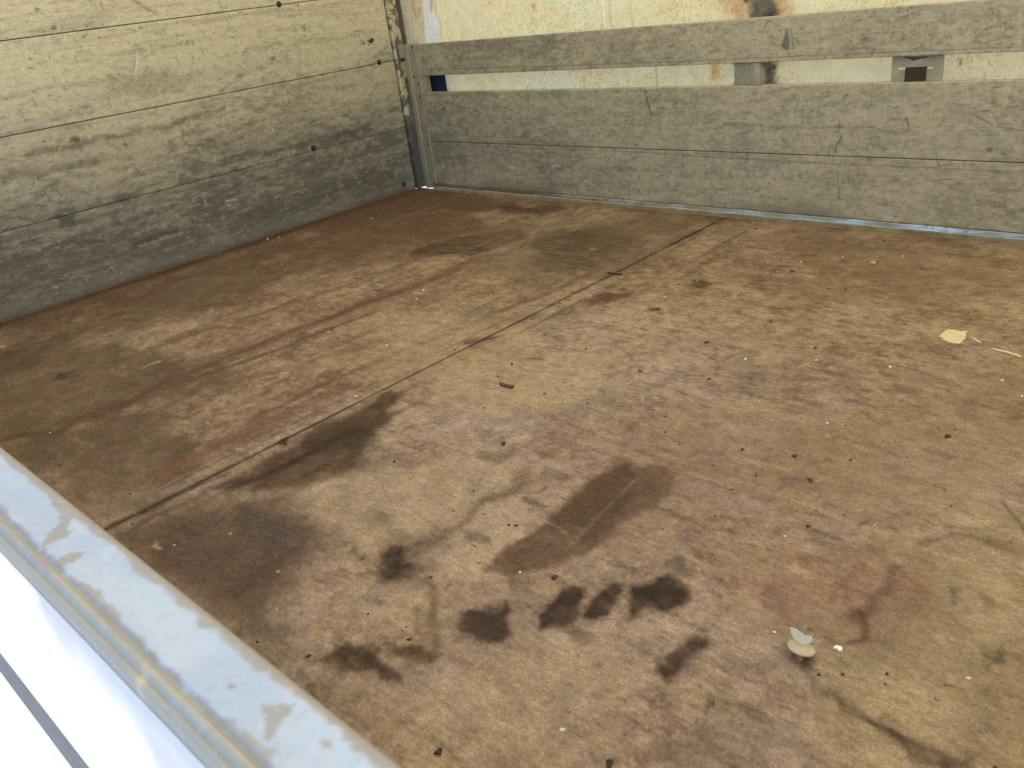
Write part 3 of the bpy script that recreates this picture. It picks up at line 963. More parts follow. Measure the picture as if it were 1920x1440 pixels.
def vert_strip(name, mat, axis, a0, a1, fixed, z0, z1, na, nz, paint, flip=False):
    a = np.linspace(a0, a1, na)
    z = np.linspace(z0, z1, nz)
    A, Z = np.meshgrid(a, z, indexing='ij')
    A, Z = A.ravel(), Z.ravel()
    V_ = np.stack([np.full(A.size, fixed), A, Z], 1) if axis == 'y' else np.stack([A, np.full(A.size, fixed), Z], 1)
    return A, Z, V_, grid_faces(na, nz)


def post_body():
    # box with a painted skin: rounded outline in plan, extruded upward
    out = []
    x0, x1, y0, y1, r = -.03, .012, -.017, .030, .004
    for cx, cy, a in ((x1 - r, y1 - r, 0), (x0 + r, y1 - r, 90), (x0 + r, y0 + r, 180), (x1 - r, y0 + r, 270)):
        for t in (0, 45, 90):
            out.append((cx + r * math.cos(math.radians(a + t)), cy + r * math.sin(math.radians(a + t))))
    # subdivide long sides
    pts = []
    for (ax, ay), (bx, by) in zip(out, out[1:] + out[:1]):
        k = max(1, int(math.hypot(bx - ax, by - ay) / .003))
        for i in range(k):
            pts.append((ax + (bx - ax) * i / k, ay + (by - ay) * i / k))
    zs = np.linspace(0, 1.84, 520)
    n, m = len(pts), len(zs)
    p = np.array(pts)
    V_ = np.concatenate([np.stack([np.full(m, q[0]), np.full(m, q[1]), zs], 1) for q in p])
    idx = np.arange(n)
    F = []
    for i in range(n):
        j = (i + 1) % n
        a = i * m + np.arange(m - 1)
        b_ = j * m + np.arange(m - 1)
        F.append(np.stack([a, b_, b_ + 1, a + 1], 1))
    col = paint_post(V_[:, 1] + V_[:, 0] * .7, V_[:, 2])
    return mesh_np('post_body', V_, np.concatenate(F), col)


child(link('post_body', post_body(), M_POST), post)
child(box_obj('shade_flange', plain('shade_brown', (.16, .125, .085), (.10, .08, .055), 30, .7, stretch=(1, 1, .3)), (-.060, .012, .050, .054, 0, 1.84), None, bev=.001), post)  # brown strip stands in for the shaded recess behind the post

# ------------------------------------------------------------------ far side board
AB = np.array([.425, .378, .272])
AD = np.array([.190, .178, .134])


def paint_back(u, z):
    st = fbm(u * 3, z * 60, 5, 1, .62)
    bl = fbm(u * 5 + 9, z * 8, 6, 3, .66)
    fine = fbm(u * 45, z * 100, 5, 0, .70)
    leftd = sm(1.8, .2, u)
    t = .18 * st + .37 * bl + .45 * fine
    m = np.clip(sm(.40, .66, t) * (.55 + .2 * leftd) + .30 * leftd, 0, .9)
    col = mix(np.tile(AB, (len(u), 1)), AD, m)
    col = mix(col, np.array([.44, .42, .33]), sm(.58, .74, fbm(u * 9, z * 40 + 9, 5, 5, .65)) * .3)
    clus = sm(.50, .62, fbm(u * 7 + 3, z * 9, 4, 2, .6))
    rub = fbm(u * 150, z * 45, 3, 4, .6)
    col = mix(col, np.array([.135, .125, .095]), sm(.60, .72, rub) * .35 * clus)
    rub = fbm(u * 40, z * 170, 3, 2, .6)
    col = mix(col, np.array([.125, .115, .088]), sm(.58, .70, rub) * .40 * (.25 + .75 * sm(.45, .6, fbm(u * 5 + 13, z * 9, 4, 1, .6))))

    def stroke(c, a, b, p, w_, k_, m_, *r_):
        globals()['stroke'](c, a, b, p, w_ * .62, k_, m_ * .85, *r_)

    def q(*pts):
        return [bw(*p) for p in pts]
    # long dirty lines
    stroke(col, u, z, q((1150, 282), (1500, 305), (1920, 322)), .004, (.10, .092, .072), .55, .003, 20, 2, .6)
    stroke(col, u, z, q((1330, 170 + 68), (1470, 235), (1620, 238), (1700, 245)), .007, (.12, .11, .085), .5, .01, 20, 1, .7)
    stroke(col, u, z, q((1270, 115), (1500, 105), (1900, 88)), .003, (.10, .092, .07), .7, .001, 20, 1, .4)
    stroke(col, u, z, q((800, 130), (1000, 125), (1280, 115)), .004, (.10, .09, .07), .6, .001, 20, 3, .5)
    # single scuffs
    stroke(col, u, z, q((1210, 172), (1216, 195), (1222, 215)), .0055, (.055, .052, .044), .85, .003, 50, 2, .5)
    stroke(col, u, z, q((1208, 172), (1214, 192)), .003, (.06, .055, .045), .8, .002, 50, 1, .4)
    stroke(col, u, z, q((1221, 212), (1221, 226)), .002, (.09, .08, .065), .8)
    blob(col, u, z, q((1466, 90), (1476, 48), (1480, 62), (1480, 92)), (.105, .10, .088), .8, .003, .003, 60, 1, 0, None, .5, (160, 20))
    stroke(col, u, z, q((1483, 55), (1488, 75), (1489, 92)), .0028, (.09, .085, .07), .75, .001, 50, 2, .4)
    stroke(col, u, z, q((1438, 94), (1490, 91)), .0018, (.10, .09, .07), .7)
    stroke(col, u, z, q((1460, 44), (1480, 48)), .002, (.60, .55, .42), .8)
    stroke(col, u, z, q((1668, 36), (1666, 58)), .0035, (.10, .092, .07), .8, .001, 50, 2, .3)
    stroke(col, u, z, q((1440, 42), (1434, 52)), .004, (.09, .08, .065), .7)
    stroke(col, u, z, q((1420, 213), (1419, 222)), .002, (.08, .07, .06), .8)
    stroke(col, u, z, q((1578, 255), (1566, 285)), .0045, (.11, .10, .08), .8, .003, 50, 2, .4)
    stroke(col, u, z, q((1575, 225), (1572, 245)), .003, (.10, .09, .07), .7)
    stroke(col, u, z, q((1568, 320), (1574, 355), (1572, 370)), .0025, (.10, .09, .07), .7, .002, 40, 1)
    stroke(col, u, z, q((1700, 222), (1704, 236)), .006, (.075, .07, .062), .75, .004, 50, 1, .5)
    stroke(col, u, z, q((1820, 213), (1860, 233)), .0025, (.075, .068, .052), .85, .001, 40, 1, .3)
    stroke(col, u, z, q((1872, 237), (1930, 247)), .003, (.08, .07, .055), .75, .001, 40, 1, .4)
    blob(col, u, z, q((1846, 278), (1860, 278), (1858, 284), (1850, 283)), (.075, .07, .056), .85, .003, .003, 50, 2)
    stroke(col, u, z, q((1757, 302), (1761, 312)), .003, (.05, .045, .036), .8)
    stroke(col, u, z, q((1595, 307), (1607, 305)), .003, (.15, .045, .03), .85)
    stroke(col, u, z, q((990, 185), (991, 208)), .004, (.12, .11, .085), .7, .001, 50, 3, .4)
    stroke(col, u, z, q((829, 205), (834, 203)), .006, (.03, .027, .02), .85)
    stroke(col, u, z, q((825, 213), (836, 213)), .003, (.09, .08, .06), .7)
    for px, py in ((860, 32 + 60), (1100, 48), (1190, 85), (1260, 88), (1335, 98), (1180, 290), (1550, 182), (1585, 180), (1680, 203), (1230, 186), (1280, 185), (1850, 210), (1800, 345), (1500, 330), (1640, 350), (1240, 330), (1192, 272)):
        a, b_ = bw(px, py)
        stroke(col, u, z, [(a - .008, b_), (a + .008, b_ + .002)], .004, (.085, .08, .062), .7, .003, 60, px % 5, .5)
    # chalky chips
    for pts in (((950, 312), (960, 310), (972, 315), (962, 319)), ((935, 178), (945, 176), (955, 183), (940, 185)), ((962, 181), (970, 182), (968, 186)), ((890, 318), (900, 320), (895, 323)), ((1170, 378), (1200, 370), (1225, 380), (1190, 386)), ((1640, 415), (1670, 403), (1695, 412), (1665, 422)), ((1030, 312), (1045, 309), (1050, 313), (1038, 316))):
        blob(col, u, z, q(*pts), (.52, .46, .33), .7, .003, .006, 60, 2, 0, None, .4)
    scuffs(col, u, z, 8 + int(z.min() * 40), .13, 2.5, z.min(), z.max(), 280, (.095, .088, .066), (.46, .43, .34), .32, .85)
    # grime gathered near the sill
    col = mix(col, np.array([.20, .175, .115]), np.exp(-((z - .03) / .02) ** 2) * sm(.42, .6, fbm(u * 5, z * 4, 3, 1)) * .7)
    return col


side = empty('side_board', (2.0, .01, 0), 'scuffed grey aluminium side board with a long slot under its upper rail', 'side board')
X0, X1 = .123, 3.99
FX = 2.75


def side_board_part(name, z0, z1, thick=.024, front=0.0, ek=.45):
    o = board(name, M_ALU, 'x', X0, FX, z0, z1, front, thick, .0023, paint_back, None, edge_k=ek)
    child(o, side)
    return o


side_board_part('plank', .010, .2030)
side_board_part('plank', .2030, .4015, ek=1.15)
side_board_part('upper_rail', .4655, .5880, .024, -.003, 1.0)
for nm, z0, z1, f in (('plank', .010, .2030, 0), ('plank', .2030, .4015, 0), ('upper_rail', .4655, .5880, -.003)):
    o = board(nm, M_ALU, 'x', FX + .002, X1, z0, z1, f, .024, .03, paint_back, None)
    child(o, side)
# end channel with its raised lip, closing plate and lug
child(prism('end_channel', M_CHAN, [(.056, .022), (.056, -.010), (.076, -.010), (.079, -.004), (.120, -.004), (.1225, -.001), (.1225, .022)], 'z', .004, .590, None), side)
child(box_obj('closing_plate', M_PLATE, (.1235, .156, -.001, .023, .402, .465), None, bev=.001), side)
child(box_obj('lug', M_PLATE, (.030, .0555, -.013, -.002, .540, .592), None, bev=.0015), side)
child(box_obj('lug_slot', M_DARK, (.032, .0552, -.012, .010, .528, .5395), None, bev=.0005), side)
bm = bmesh.new()
bmesh.ops.create_uvsphere(bm, u_segments=10, v_segments=6, radius=.0055, matrix=Matrix.Rotation(math.pi / 2, 4, 'X') @ Matrix.Diagonal((1, 1, .45, 1)))
rivet_me = bm_mesh('rivet', bm, True)
rivet_me.materials.append(M_RIVET)
for px, py in ((773, 89), (776.5, 144), (784.5, 158), (788, 180), (803.5, 270), (815, 343)):
    x, z = bw(px, py, -.004)
    s = link('rivet', rivet_me)
    s.parent = side
    s.location = Vector((x, -.005, z)) - Vector(side.location)
# spacer bracket with rounded shoulders
br = []
xa, xb, za, zb = 1.566, 1.628, .4018, .4652
rr = .010
br += [(xa - rr, za), (xb, za), (xb, zb), (xa - rr, zb)]
for t in np.linspace(90, 0, 6):
    br.append((xa - rr + rr * math.cos(math.radians(t)), zb - rr + rr * math.sin(math.radians(t)) if False else zb - rr * (1 - math.sin(math.radians(t)))))
for t in np.linspace(0, 90, 6):
    br.append((xa - rr + rr * math.cos(math.radians(t)), za + rr * (1 - math.sin(math.radians(t)))))
spacer = [(xb, za), (xb, zb), (xa - rr, zb)] + [(xa - rr + rr * math.sin(math.radians(t)), zb - rr + rr * math.cos(math.radians(t))) for t in (18, 36, 54, 72, 90)] + [(xa - rr + rr * math.sin(math.radians(t)), za + rr - rr * math.cos(math.radians(t))) for t in (90, 72, 54, 36, 18)] + [(xa - rr, za)]
child(prism('spacer_bracket', M_CHAN, spacer, 'y', .004, .018, None), side)
child(box_obj('spacer_flange', M_PLATE, (1.6285, 1.652, .000, .020, .4018, .4652), None, bev=.003), side)
# slotted strap plate, set back in the slot
bm = bmesh.new()
xa, xb, za, zb = 2.030, 2.160, .4018, .4652
add_box(bm, xa, xb, .010, .014, .4375, zb)
add_box(bm, xa, xb, .010, .014, za, .4315)
add_box(bm, xa, 2.046, .010, .014, .4316, .4374)
add_box(bm, 2.136, xb, .010, .014, .4316, .4374)
child(link('strap_plate', bm_mesh('strap_plate', bm), M_PLATE), side)
gp = [bw(px, py, .0095) for px, py in ((1694, 107), (1700, 109.5), (1706, 111), (1711, 114), (1718, 112.5), (1724, 110), (1734, 109), (1744, 106))]
child(prism('grease_smear', M_BLACKC0, gp, 'y', .0088, .0098, None), side)
# sill strip and its bright worn edge at the floor
child(prism('sill_strip', M_SILL, [(-.024, -.004), (-.024, .0130), (-.0195, .0150), (-.017, .004), (-.002, .004), (-.002, -.004)], 'x', X0, X1, None), side)


def bright_edge():
    xs = np.linspace(X0, X1, 900)
    prof = np.array([(-.0190, .0150), (-.0186, .0165), (-.0176, .0195), (-.0166, .0225), (-.0156, .0250), (-.0150, .0262), (-.0040, .0268), (-.0040, .012)])
    V_ = np.concatenate([np.stack([np.full(len(prof), x), prof[:, 0], prof[:, 1]], 1) for x in xs])
    F = grid_faces(len(xs), len(prof))
    u, z = V_[:, 0], V_[:, 2]
    dirt = np.maximum(sm(.46, .60, fbm(u * 5, z * 60, 5, 2, .65)) * .9, sm(.5, .62, fbm(u * 60, z * 200, 4, 1, .65)) * .8)
    dirt = np.maximum(dirt, sm(.5, .2, u) * .5)
    dirt = np.maximum(dirt, np.exp(-((u - 1.72) / .10) ** 2))
    dirt = np.maximum(dirt, np.exp(-((u - 2.05) / .07) ** 2))
    col = mix(np.tile(np.array([.47, .48, .49]), (len(u), 1)), np.array([.24, .20, .12]), np.clip(dirt, 0, 1))
    return mesh_np('bright_edge', V_, F, col)


child(link('bright_edge', bright_edge(), M_BRIGHT), side)

strap = prism('webbing_strap', M_BSTRAP, [(.0080, .402), (.0092, .402), (.0092, .433), (.0155, .4355), (.0155, .4372), (.0080, .4352)], 'x', 2.066, 2.120)
tag(strap, 'short dark webbing strap threaded through the slotted metal plate', 'strap')
s_ = np.array([[.046, .30], [.046, .545], [.049, .545], [.049, .30]])
bs = prism('blue_strap', M_STRAP, [tuple(p) for p in s_], 'x', .128, .222, steps=1)
tag(bs, 'dark navy blue strap hanging behind the left end of the slot', 'strap')

# ------------------------------------------------------------------ tarpaulin
tarp = empty('tarpaulin', (2.0, .09, .3), 'yellowed mildew speckled tarpaulin hanging behind the slotted board', 'tarpaulin')
TY = .085


def paint_tarp(u, z):
    base = np.array([.84, .715, .43])
    col = np.tile(base, (len(u), 1))
    a = fbm(u * 2.2, z * 4, 4, 1)
    col = mix(col, np.array([.82, .76, .50]), sm(.45, .6, a))
    col = mix(col, np.array([.72, .60, .32]), sm(.58, .72, fbm(u * 5, z * 7, 4, 3)) * .4)

    def q(*pts):
        return [bw(px, py, TY) for px, py in pts]
    # beige doubled hem and white torn strip at the corner
    blob(col, u, z, q((750, -30), (794, -30), (800, 80), (765, 85), (757, 60)), (.60, .49, .30), .95, .008, .004, 20, 1, 0, None, .2)
    stroke(col, u, z, q((776, 5), (778, 22), (782, 30)), .006, (.42, .16, .05), .8, .006, 50, 2, .4)
    stroke(col, u, z, q((785, 18), (788, 24)), .008, (.42, .17, .06), .75, .006, 50, 3, .4)
    stroke(col, u, z, q((772, -10), (772, 20), (776, 60), (778, 85)), .003, (.40, .32, .19), .6, .002, 30, 3, .4)
    blob(col, u, z, q((793, -20), (806, -20), (812, 20), (822, 35), (826, 76), (800, 80), (797, 40)), (.74, .72, .72), .9, .006, .006, 30, 4, 0, None, .2)
    blob(col, u, z, q((804, -20), (812, -20), (813, 15), (808, 25)), (.55, .47, .30), .8, .005, .004, 30, 2, 0, None, .3)
    stroke(col, u, z, q((815, -10), (818, 20), (826, 40), (828, 70)), .006, (.60, .44, .20), .6, .005, 30, 2, .4)
    # upright black mark and rust halo
    X, Z = bw(1420, 10, TY)
    blob(col, u, z, q((1345, -60), (1470, -60), (1470, 45), (1440, 170), (1460, 175), (1380, 40)), (.62, .40, .20), .85, .05, .04, 14, 2, 0, None, .6, (30, 12))
    blob(col, u, z, q((1398, -60), (1458, -60), (1452, 28), (1452, 110), (1446, 160), (1424, 160), (1424, 60), (1404, 25)), (.030, .028, .030), .93, .018, .03, 20, 3, 0, None, .3)
    blob(col, u, z, q((1400, -60), (1456, -60), (1450, 26), (1404, 26)), (.24, .22, .16), .55, .03, .03, 24, 1, 0, None, .6)
    blob(col, u, z, q((1335, 118), (1350, 118), (1350, 150), (1336, 152)), (.66, .38, .10), .8, .012, .012, 30, 2, 0, None, .4)
    blob(col, u, z, q((995, 5), (1004, 5), (1003, 18), (996, 18)), (.60, .34, .12), .7, .006, .006, 40, 2, 0, None, .3)
    stroke(col, u, z, q((1128, -20), (1133, 48)), .004, (.92, .92, .90), .9, .003, 30, 1, .2)
    stroke(col, u, z, q((1140, -20), (1146, 48)), .005, (.62, .50, .25), .6, .003, 30, 2, .4)
    stroke(col, u, z, q((1180, -20), (1185, 45)), .005, (.62, .50, .25), .5, .003, 30, 3, .4)
    stroke(col, u, z, q((1229, 120), (1231, 165)), .003, (.45, .37, .2), .8, .001, 30, 3, .2)
    stroke(col, u, z, q((1675, -10), (1678, 20)), .008, (.80, .62, .28), .7, .003, 30, 3, .2)
    stroke(col, u, z, q((1797, 110), (1800, 116), (1799, 122)), .003, (.12, .09, .05), .9, .001, 30, 3, .1)
    for k, (px, py) in enumerate(((900, 30), (870, 60), (1000, 40), (1250, 10), (1560, 25))):
        x, zz = bw(px, py, TY)
        blob(col, u, z, [(x - .03, zz - .01), (x + .03, zz - .012), (x + .02, zz + .014), (x - .02, zz + .012)], (.70, .56, .28), .45, .015, .02, 20, k, 0, None, .5)
    return col


def side_sheet():
    xs = np.concatenate([np.arange(-.06, 2.7, .0065), np.arange(2.7, 4.08, .03)])
    zs = np.concatenate([np.arange(.30, .86, .0065), np.arange(.86, 1.91, .04)])
    X, Z = np.meshgrid(xs, zs, indexing='ij')
    u, z = X.ravel(), Z.ravel()
    y = TY + .010 * (fbm(u * 1.6, z * .5, 3, 2) - .5) + .003 * (fbm(u * 12, z * 3, 3, 4) - .5)
    return mesh_np('side_sheet', np.stack([u, y, z], 1), grid_faces(len(xs), len(zs)), paint_tarp(u, z))


child(link('side_sheet', side_sheet(), M_SHEET), tarp)


def sheet(name, fn, n, m, mat):
    a, b_ = np.meshgrid(np.linspace(0, 1, n), np.linspace(0, 1, m), indexing='ij')
    V_ = np.array([fn(s, t) for s, t in zip(a.ravel(), b_.ravel())])
    return child(link(name, mesh_np(name, V_, grid_faces(n, m)), mat), tarp)


sheet('roof_sheet', lambda s, t: (-.06 + 4.14 * s, .086 - 2.73 * t, 1.90 + .05 * math.sin(math.pi * t) - .012 * math.sin(s * 12.6) ** 2), 41, 21, M_ROOF)  # near edge extended past the rail to close a sun gap
sheet('front_sheet', lambda s, t: (-.062 + .008 * math.sin(s * 20), .086 - 2.45 * s, 1.0 + .90 * t), 25, 9, M_ROOF)
sheet('rear_sheet', lambda s, t: (4.085 + .008 * math.sin(s * 20), .086 - 2.40 * s, .0 + 1.90 * t), 25, 13, M_ROOF)
ring = []
for k in range(28):
    a = k / 28 * 2 * math.pi
    rad = .082 + .006 * math.sin(3 * a)
    ring.append((-2.640 + rad * math.cos(a), 1.86 + rad * math.sin(a)))
roll = prism('shade_roll', M_ROLL, ring, 'x', -.06, 4.3, None, smooth=True, steps=160)  # unseen roll added to keep sun off the rail
for vv in roll.data.vertices:
    k_ = 1 + .10 * math.sin(vv.co.x * 9) * math.sin(vv.co.x * 3.1 + 1) + .06 * math.sin(vv.co.x * 31) + .04 * math.sin(vv.co.x * 67 + 2)  # uneven radius makes its cast shadow edge ragged
    vv.co.y = -2.640 + (vv.co.y + 2.640) * k_
    vv.co.z = 1.86 + (vv.co.z - 1.86) * k_
child(roll, tarp)
rear_post = box_obj('rear_post', M_CHAN, (4.03, 4.07, -.02, .03, 0, 1.86), None)
child(rear_post, tarp)

# ------------------------------------------------------------------ near side board (rail in the foreground)
near = empty('near_side_board', (2.0, -2.27, 0), 'side board in the foreground with a pale flaking top rail', 'side board')
ZR = .400


def near_rail():
    prof = []
    for t in np.linspace(180, 90, 7):      # inner rounded edge
        prof.append((-2.2515 + .0085 * -math.cos(math.radians(t)) * 1.0, ZR - .0085 + .0085 * math.sin(math.radians(t))))
    prof = [(-2.2430, ZR - .055)] + [(-2.2430 - .0085 + .0085 * math.cos(math.radians(t)), ZR - .0085 + .0085 * math.sin(math.radians(t))) for t in np.linspace(0, 90, 7)]
    prof += [(y, ZR - .0006 * math.sin((y + 2.2515) / -.036 * math.pi)) for y in np.linspace(-2.2535, -2.2875, 20)]
    prof += [(-2.2892, ZR - .0010), (-2.2912, ZR - .0028), (-2.2930, ZR - .0030), (-2.2946, ZR - .0008), (-2.2962, ZR + .0004), (-2.2984, ZR + .0002), (-2.3004, ZR - .0014), (-2.3018, ZR - .0040), (-2.3030, ZR - .0046), (-2.3046, ZR - .0036), (-2.3062, ZR - .0046), (-2.3072, ZR - .0080), (-2.3074, ZR - .020), (-2.3076, ZR - .055)]
    prof = np.array(prof)
    xs = np.concatenate([np.arange(0.03, 1.85, .05), np.arange(1.85, 2.85, .0018), np.arange(2.86, 4.05, .05)])
    n, m = len(xs), len(prof)
    V_ = np.concatenate([np.stack([np.full(m, x), prof[:, 0], prof[:, 1]], 1) for x in xs])
    u, v, z = V_[:, 0], V_[:, 1], V_[:, 2]
    V_[:, 2] += .0006 * (fbm(u * 6, v * 30, 3, 2) - .5) * (z > ZR - .03)
    col = np.tile(np.array([.370, .440, .575]), (len(u), 1))
    col = mix(col, np.array([.430, .500, .600]), sm(.42, .62, fbm(u * 14, v * 40, 4, 1)) * .8)
    col = mix(col, np.array([.36, .42, .56]), sm(.5, .68, fbm(u * 9 + 4, v * 60, 4, 3)) * .5)
    bare = np.array([.300, .290, .290])

    def q(*pts):
        return [fl(px, py, ZR) for px, py in pts]
    # inner edge and outer edge rubbed bare, ragged border
    rag = .0055 * (fbm(u * 60, v * 60, 4, 2) - .5) * 2 + .0030 * (fbm(u * 11, v * 5, 3, 4) - .5) * 2
    wb = .0016 * (fbm(u * 14, v * 3, 4, 1) - .5) * 2
    col = mix(col, bare, sm(-2.2555, -2.2520, v + rag))
    col = mix(col, np.array([.31, .31, .29]), sm(-2.2860, -2.2895, v + rag * 1.3))
    col = mix(col, np.array([.47, .44, .34]), np.exp(-((v + wb + 2.2972) / .0016) ** 2) * .55 * sm(.42, .62, fbm(u * 22, v * 10, 4, 2, .65)))
    col = mix(col, np.array([.38, .36, .27]), np.exp(-((v + wb + 2.3046) / .0014) ** 2) * (.25 + .6 * sm(.35, .6, fbm(u * 14, v * 10, 4, 3, .65))))
    col = mix(col, np.array([.20, .20, .19]), np.exp(-((v + 2.2925) / .0012) ** 2) * .5 * sm(.4, .6, fbm(u * 20, v * 10, 3, 1)))
    fl_ = [[(95, 915), (140, 960), (120, 1000), (80, 1030), (75, 1025), (105, 985), (112, 965), (88, 935)],
           [(110, 985), (140, 995), (120, 1008), (95, 1012)],
           [(30, 1010), (75, 1035), (100, 1055), (95, 1085), (45, 1040), (35, 1020)],
           [(85, 1065), (125, 1040), (160, 1035), (130, 1055), (95, 1075)],
           [(165, 975), (190, 990), (200, 1010), (165, 1000)],
           [(495, 1325), (515, 1322), (525, 1318), (542, 1322), (540, 1342), (520, 1362), (500, 1388), (494, 1380), (495, 1345)],
           [(595, 1395), (615, 1393), (618, 1408), (600, 1410)],
           [(650, 1402), (685, 1405), (675, 1420), (655, 1418)]]
    for k, f in enumerate(fl_):
        blob(col, u, v, q(*f), bare, .95, .0011, .0035, 70, k % 5, 0, None, .08)
    for k, (px, py, c, r_) in enumerate(((432, 1284, (.20, .22, .27), .0022), (540, 1295, (.60, .40, .36), .0018), (268, 1247, (.55, .34, .28), .0020), (330, 1187, (.42, .42, .5), .0016), (572, 1330, (.38, .44, .55), .0018), (260, 1265, (.58, .50, .32), .004), (160, 1052, (.42, .46, .5), .002), (74, 1000, (.38, .44, .5), .003))):
        stroke(col, u, v, [fl(px, py, ZR), fl(px + 3, py + 3, ZR)], r_, c, .8, 0, 40, k % 5, .1)
    col = mix(col, np.array([.34, .38, .46]), sm(.72, .82, vn(u * 210, v * 210, 2)) * .35)
    return mesh_np('top_rail', V_, grid_faces(n, m)[:, ::-1], col)


child(link('top_rail', near_rail(), M_RAIL), near)
child(prism('outer_skin', M_WHITE, [(-2.2860, .344), (-2.3078, .344), (-2.3078, .380), (-2.3110, .372), (-2.3110, .090), (-2.3080, .084), (-2.2860, .084)], 'x', .03, 4.04, None), near)
for z0, z1 in ((.004, .172), (.172, .344)):
    o = board('plank', M_ALU, 'x', .03, 4.04, z0, z1, -2.262, .02, .05, paint_back, None)
    o.data.flip_normals()
    # mirrored: its face looks into the bed
    for vv in o.data.vertices:
        vv.co.y = -2.262 - (vv.co.y + 2.262) + .018
    child(o, near)
rave = prism('side_rave', M_EDGE, [(-2.236, -.024), (-2.296, -.024), (-2.3010, -.004), (-2.3060, .076), (-2.3030, .082), (-2.2865, .082), (-2.286, .000), (-2.236, .000)], 'x', 0.0, 4.06)
rave2 = [(-2.2370, -.052), (-2.3010, -.052), (-2.3060, -.046), (-2.3060, .076), (-2.3040, .081), (-2.2870, .081), (-2.2870, -.022), (-2.2370, -.022)]
bpy.data.objects.remove(rave)
rave = prism('side_rave', M_EDGE, rave2, 'x', 0.0, 4.06)
tag(rave, 'grey edge profile below the white side, outside the foreground rail', 'edge profile')
und = empty('underframe', (2.0, -1.1, -.2))
tag(und, 'dark steel underframe carrying the load floor', None, None, 'structure')
for y in (-1.75, -.55):
    child(box_obj('chassis_beam', M_UNDER, (-.3, 4.2, y - .05, y + .05, -.26, -.10), None), und)
for k in range(6):
    x = .2 + k * .72
    child(box_obj('cross_member', M_UNDER, (x, x + .06, -2.23, .0, -.099, -.023), None), und)

# ------------------------------------------------------------------ things lying on the floor
M_CAP = plain('beige_plastic', (.43, .37, .28), (.36, .31, .23), 60, .45, 0, .05, .5)
M_FIN = plain('translucent_plastic', (.60, .63, .60), (.52, .55, .52), 60, .35, 0, .05, .5)
M_STEM = plain('orange_beige_plastic', (.46, .27, .15), (.30, .16, .09), 120, .6)
M_BLACKC = plain('black_crumb', (.022, .020, .018), (.045, .04, .034), 300, .9, 0, .6)
M_BROWNC = plain('brown_crumb', (.085, .045, .025), (.045, .026, .016), 300, .85, 0, .6)
M_ORANGE = plain('orange_grain', (.34, .20, .10), (.24, .13, .06), 200, .75)
M_PALEC = plain('pale_chip', (.68, .62, .48), (.55, .48, .35), 200, .7)
M_WHITEC = plain('white_chip', (.80, .78, .70), (.72, .70, .62), 200, .6)
M_PINK = plain('pink_plastic', (.52, .31, .22), (.42, .24, .17), 150, .6)
M_GREENC = plain('dark_green_crumb', (.035, .045, .028), (.02, .025, .018), 300, .85)
M_TWIG = plain('dry_twig', (.16, .115, .06), (.05, .035, .02), 60, .85, 0, .5, stretch=(1, 8, 8))
M_SPLASH = plain('cream_paint', (.60, .52, .32), (.36, .28, .17), 130, .7, 0, .3, lo=.52, hi=.70)


def lump_mesh(name, sx, sy, sz, seed, mat, sub=2, rough=.35):
    rs = np.random.RandomState(seed)
    bm = bmesh.new()
    bmesh.ops.create_icosphere(bm, subdivisions=sub, radius=1.0)
    ph = rs.uniform(0, 6, 6)
    for v in bm.verts:
        c = v.co
        k = 1 + rough * (math.sin(c.x * 3.1 + ph[0]) * math.sin(c.y * 2.7 + ph[1]) + .6 * math.sin(c.z * 5 + ph[2] + c.x * 4)) + rs.normal(0, rough * .16)
        v.co = Vector((c.x * sx * k, c.y * sy * k, max(c.z * sz * k, -sz * .55)))
    for v in bm.verts:
        v.co.z += sz * .5
    me = bm_mesh(name, bm)
    me.materials.append(mat)
    return me


def lay(name, px, py, w_px, h_px, mat, label, cat, seed=0, rough=.35, rot=None, flat=.55):
    x, y = fl(px, py)
    d = np.linalg.norm(np.array([x, y, 0]) - CAM)
    mm = d / FOC
    wdt = w_px * mm / 2 * .72
    dep = max(h_px * mm / 2, wdt * .45) * .8
    hgt = min(wdt, dep) * flat
    o = link(name, lump_mesh(name, wdt, dep, hgt, seed, mat, 2, rough))
    o.location = (x, y, .0004)
    o.rotation_euler.z = -.72 if rot is None else rot
    return tag(o, label, cat)


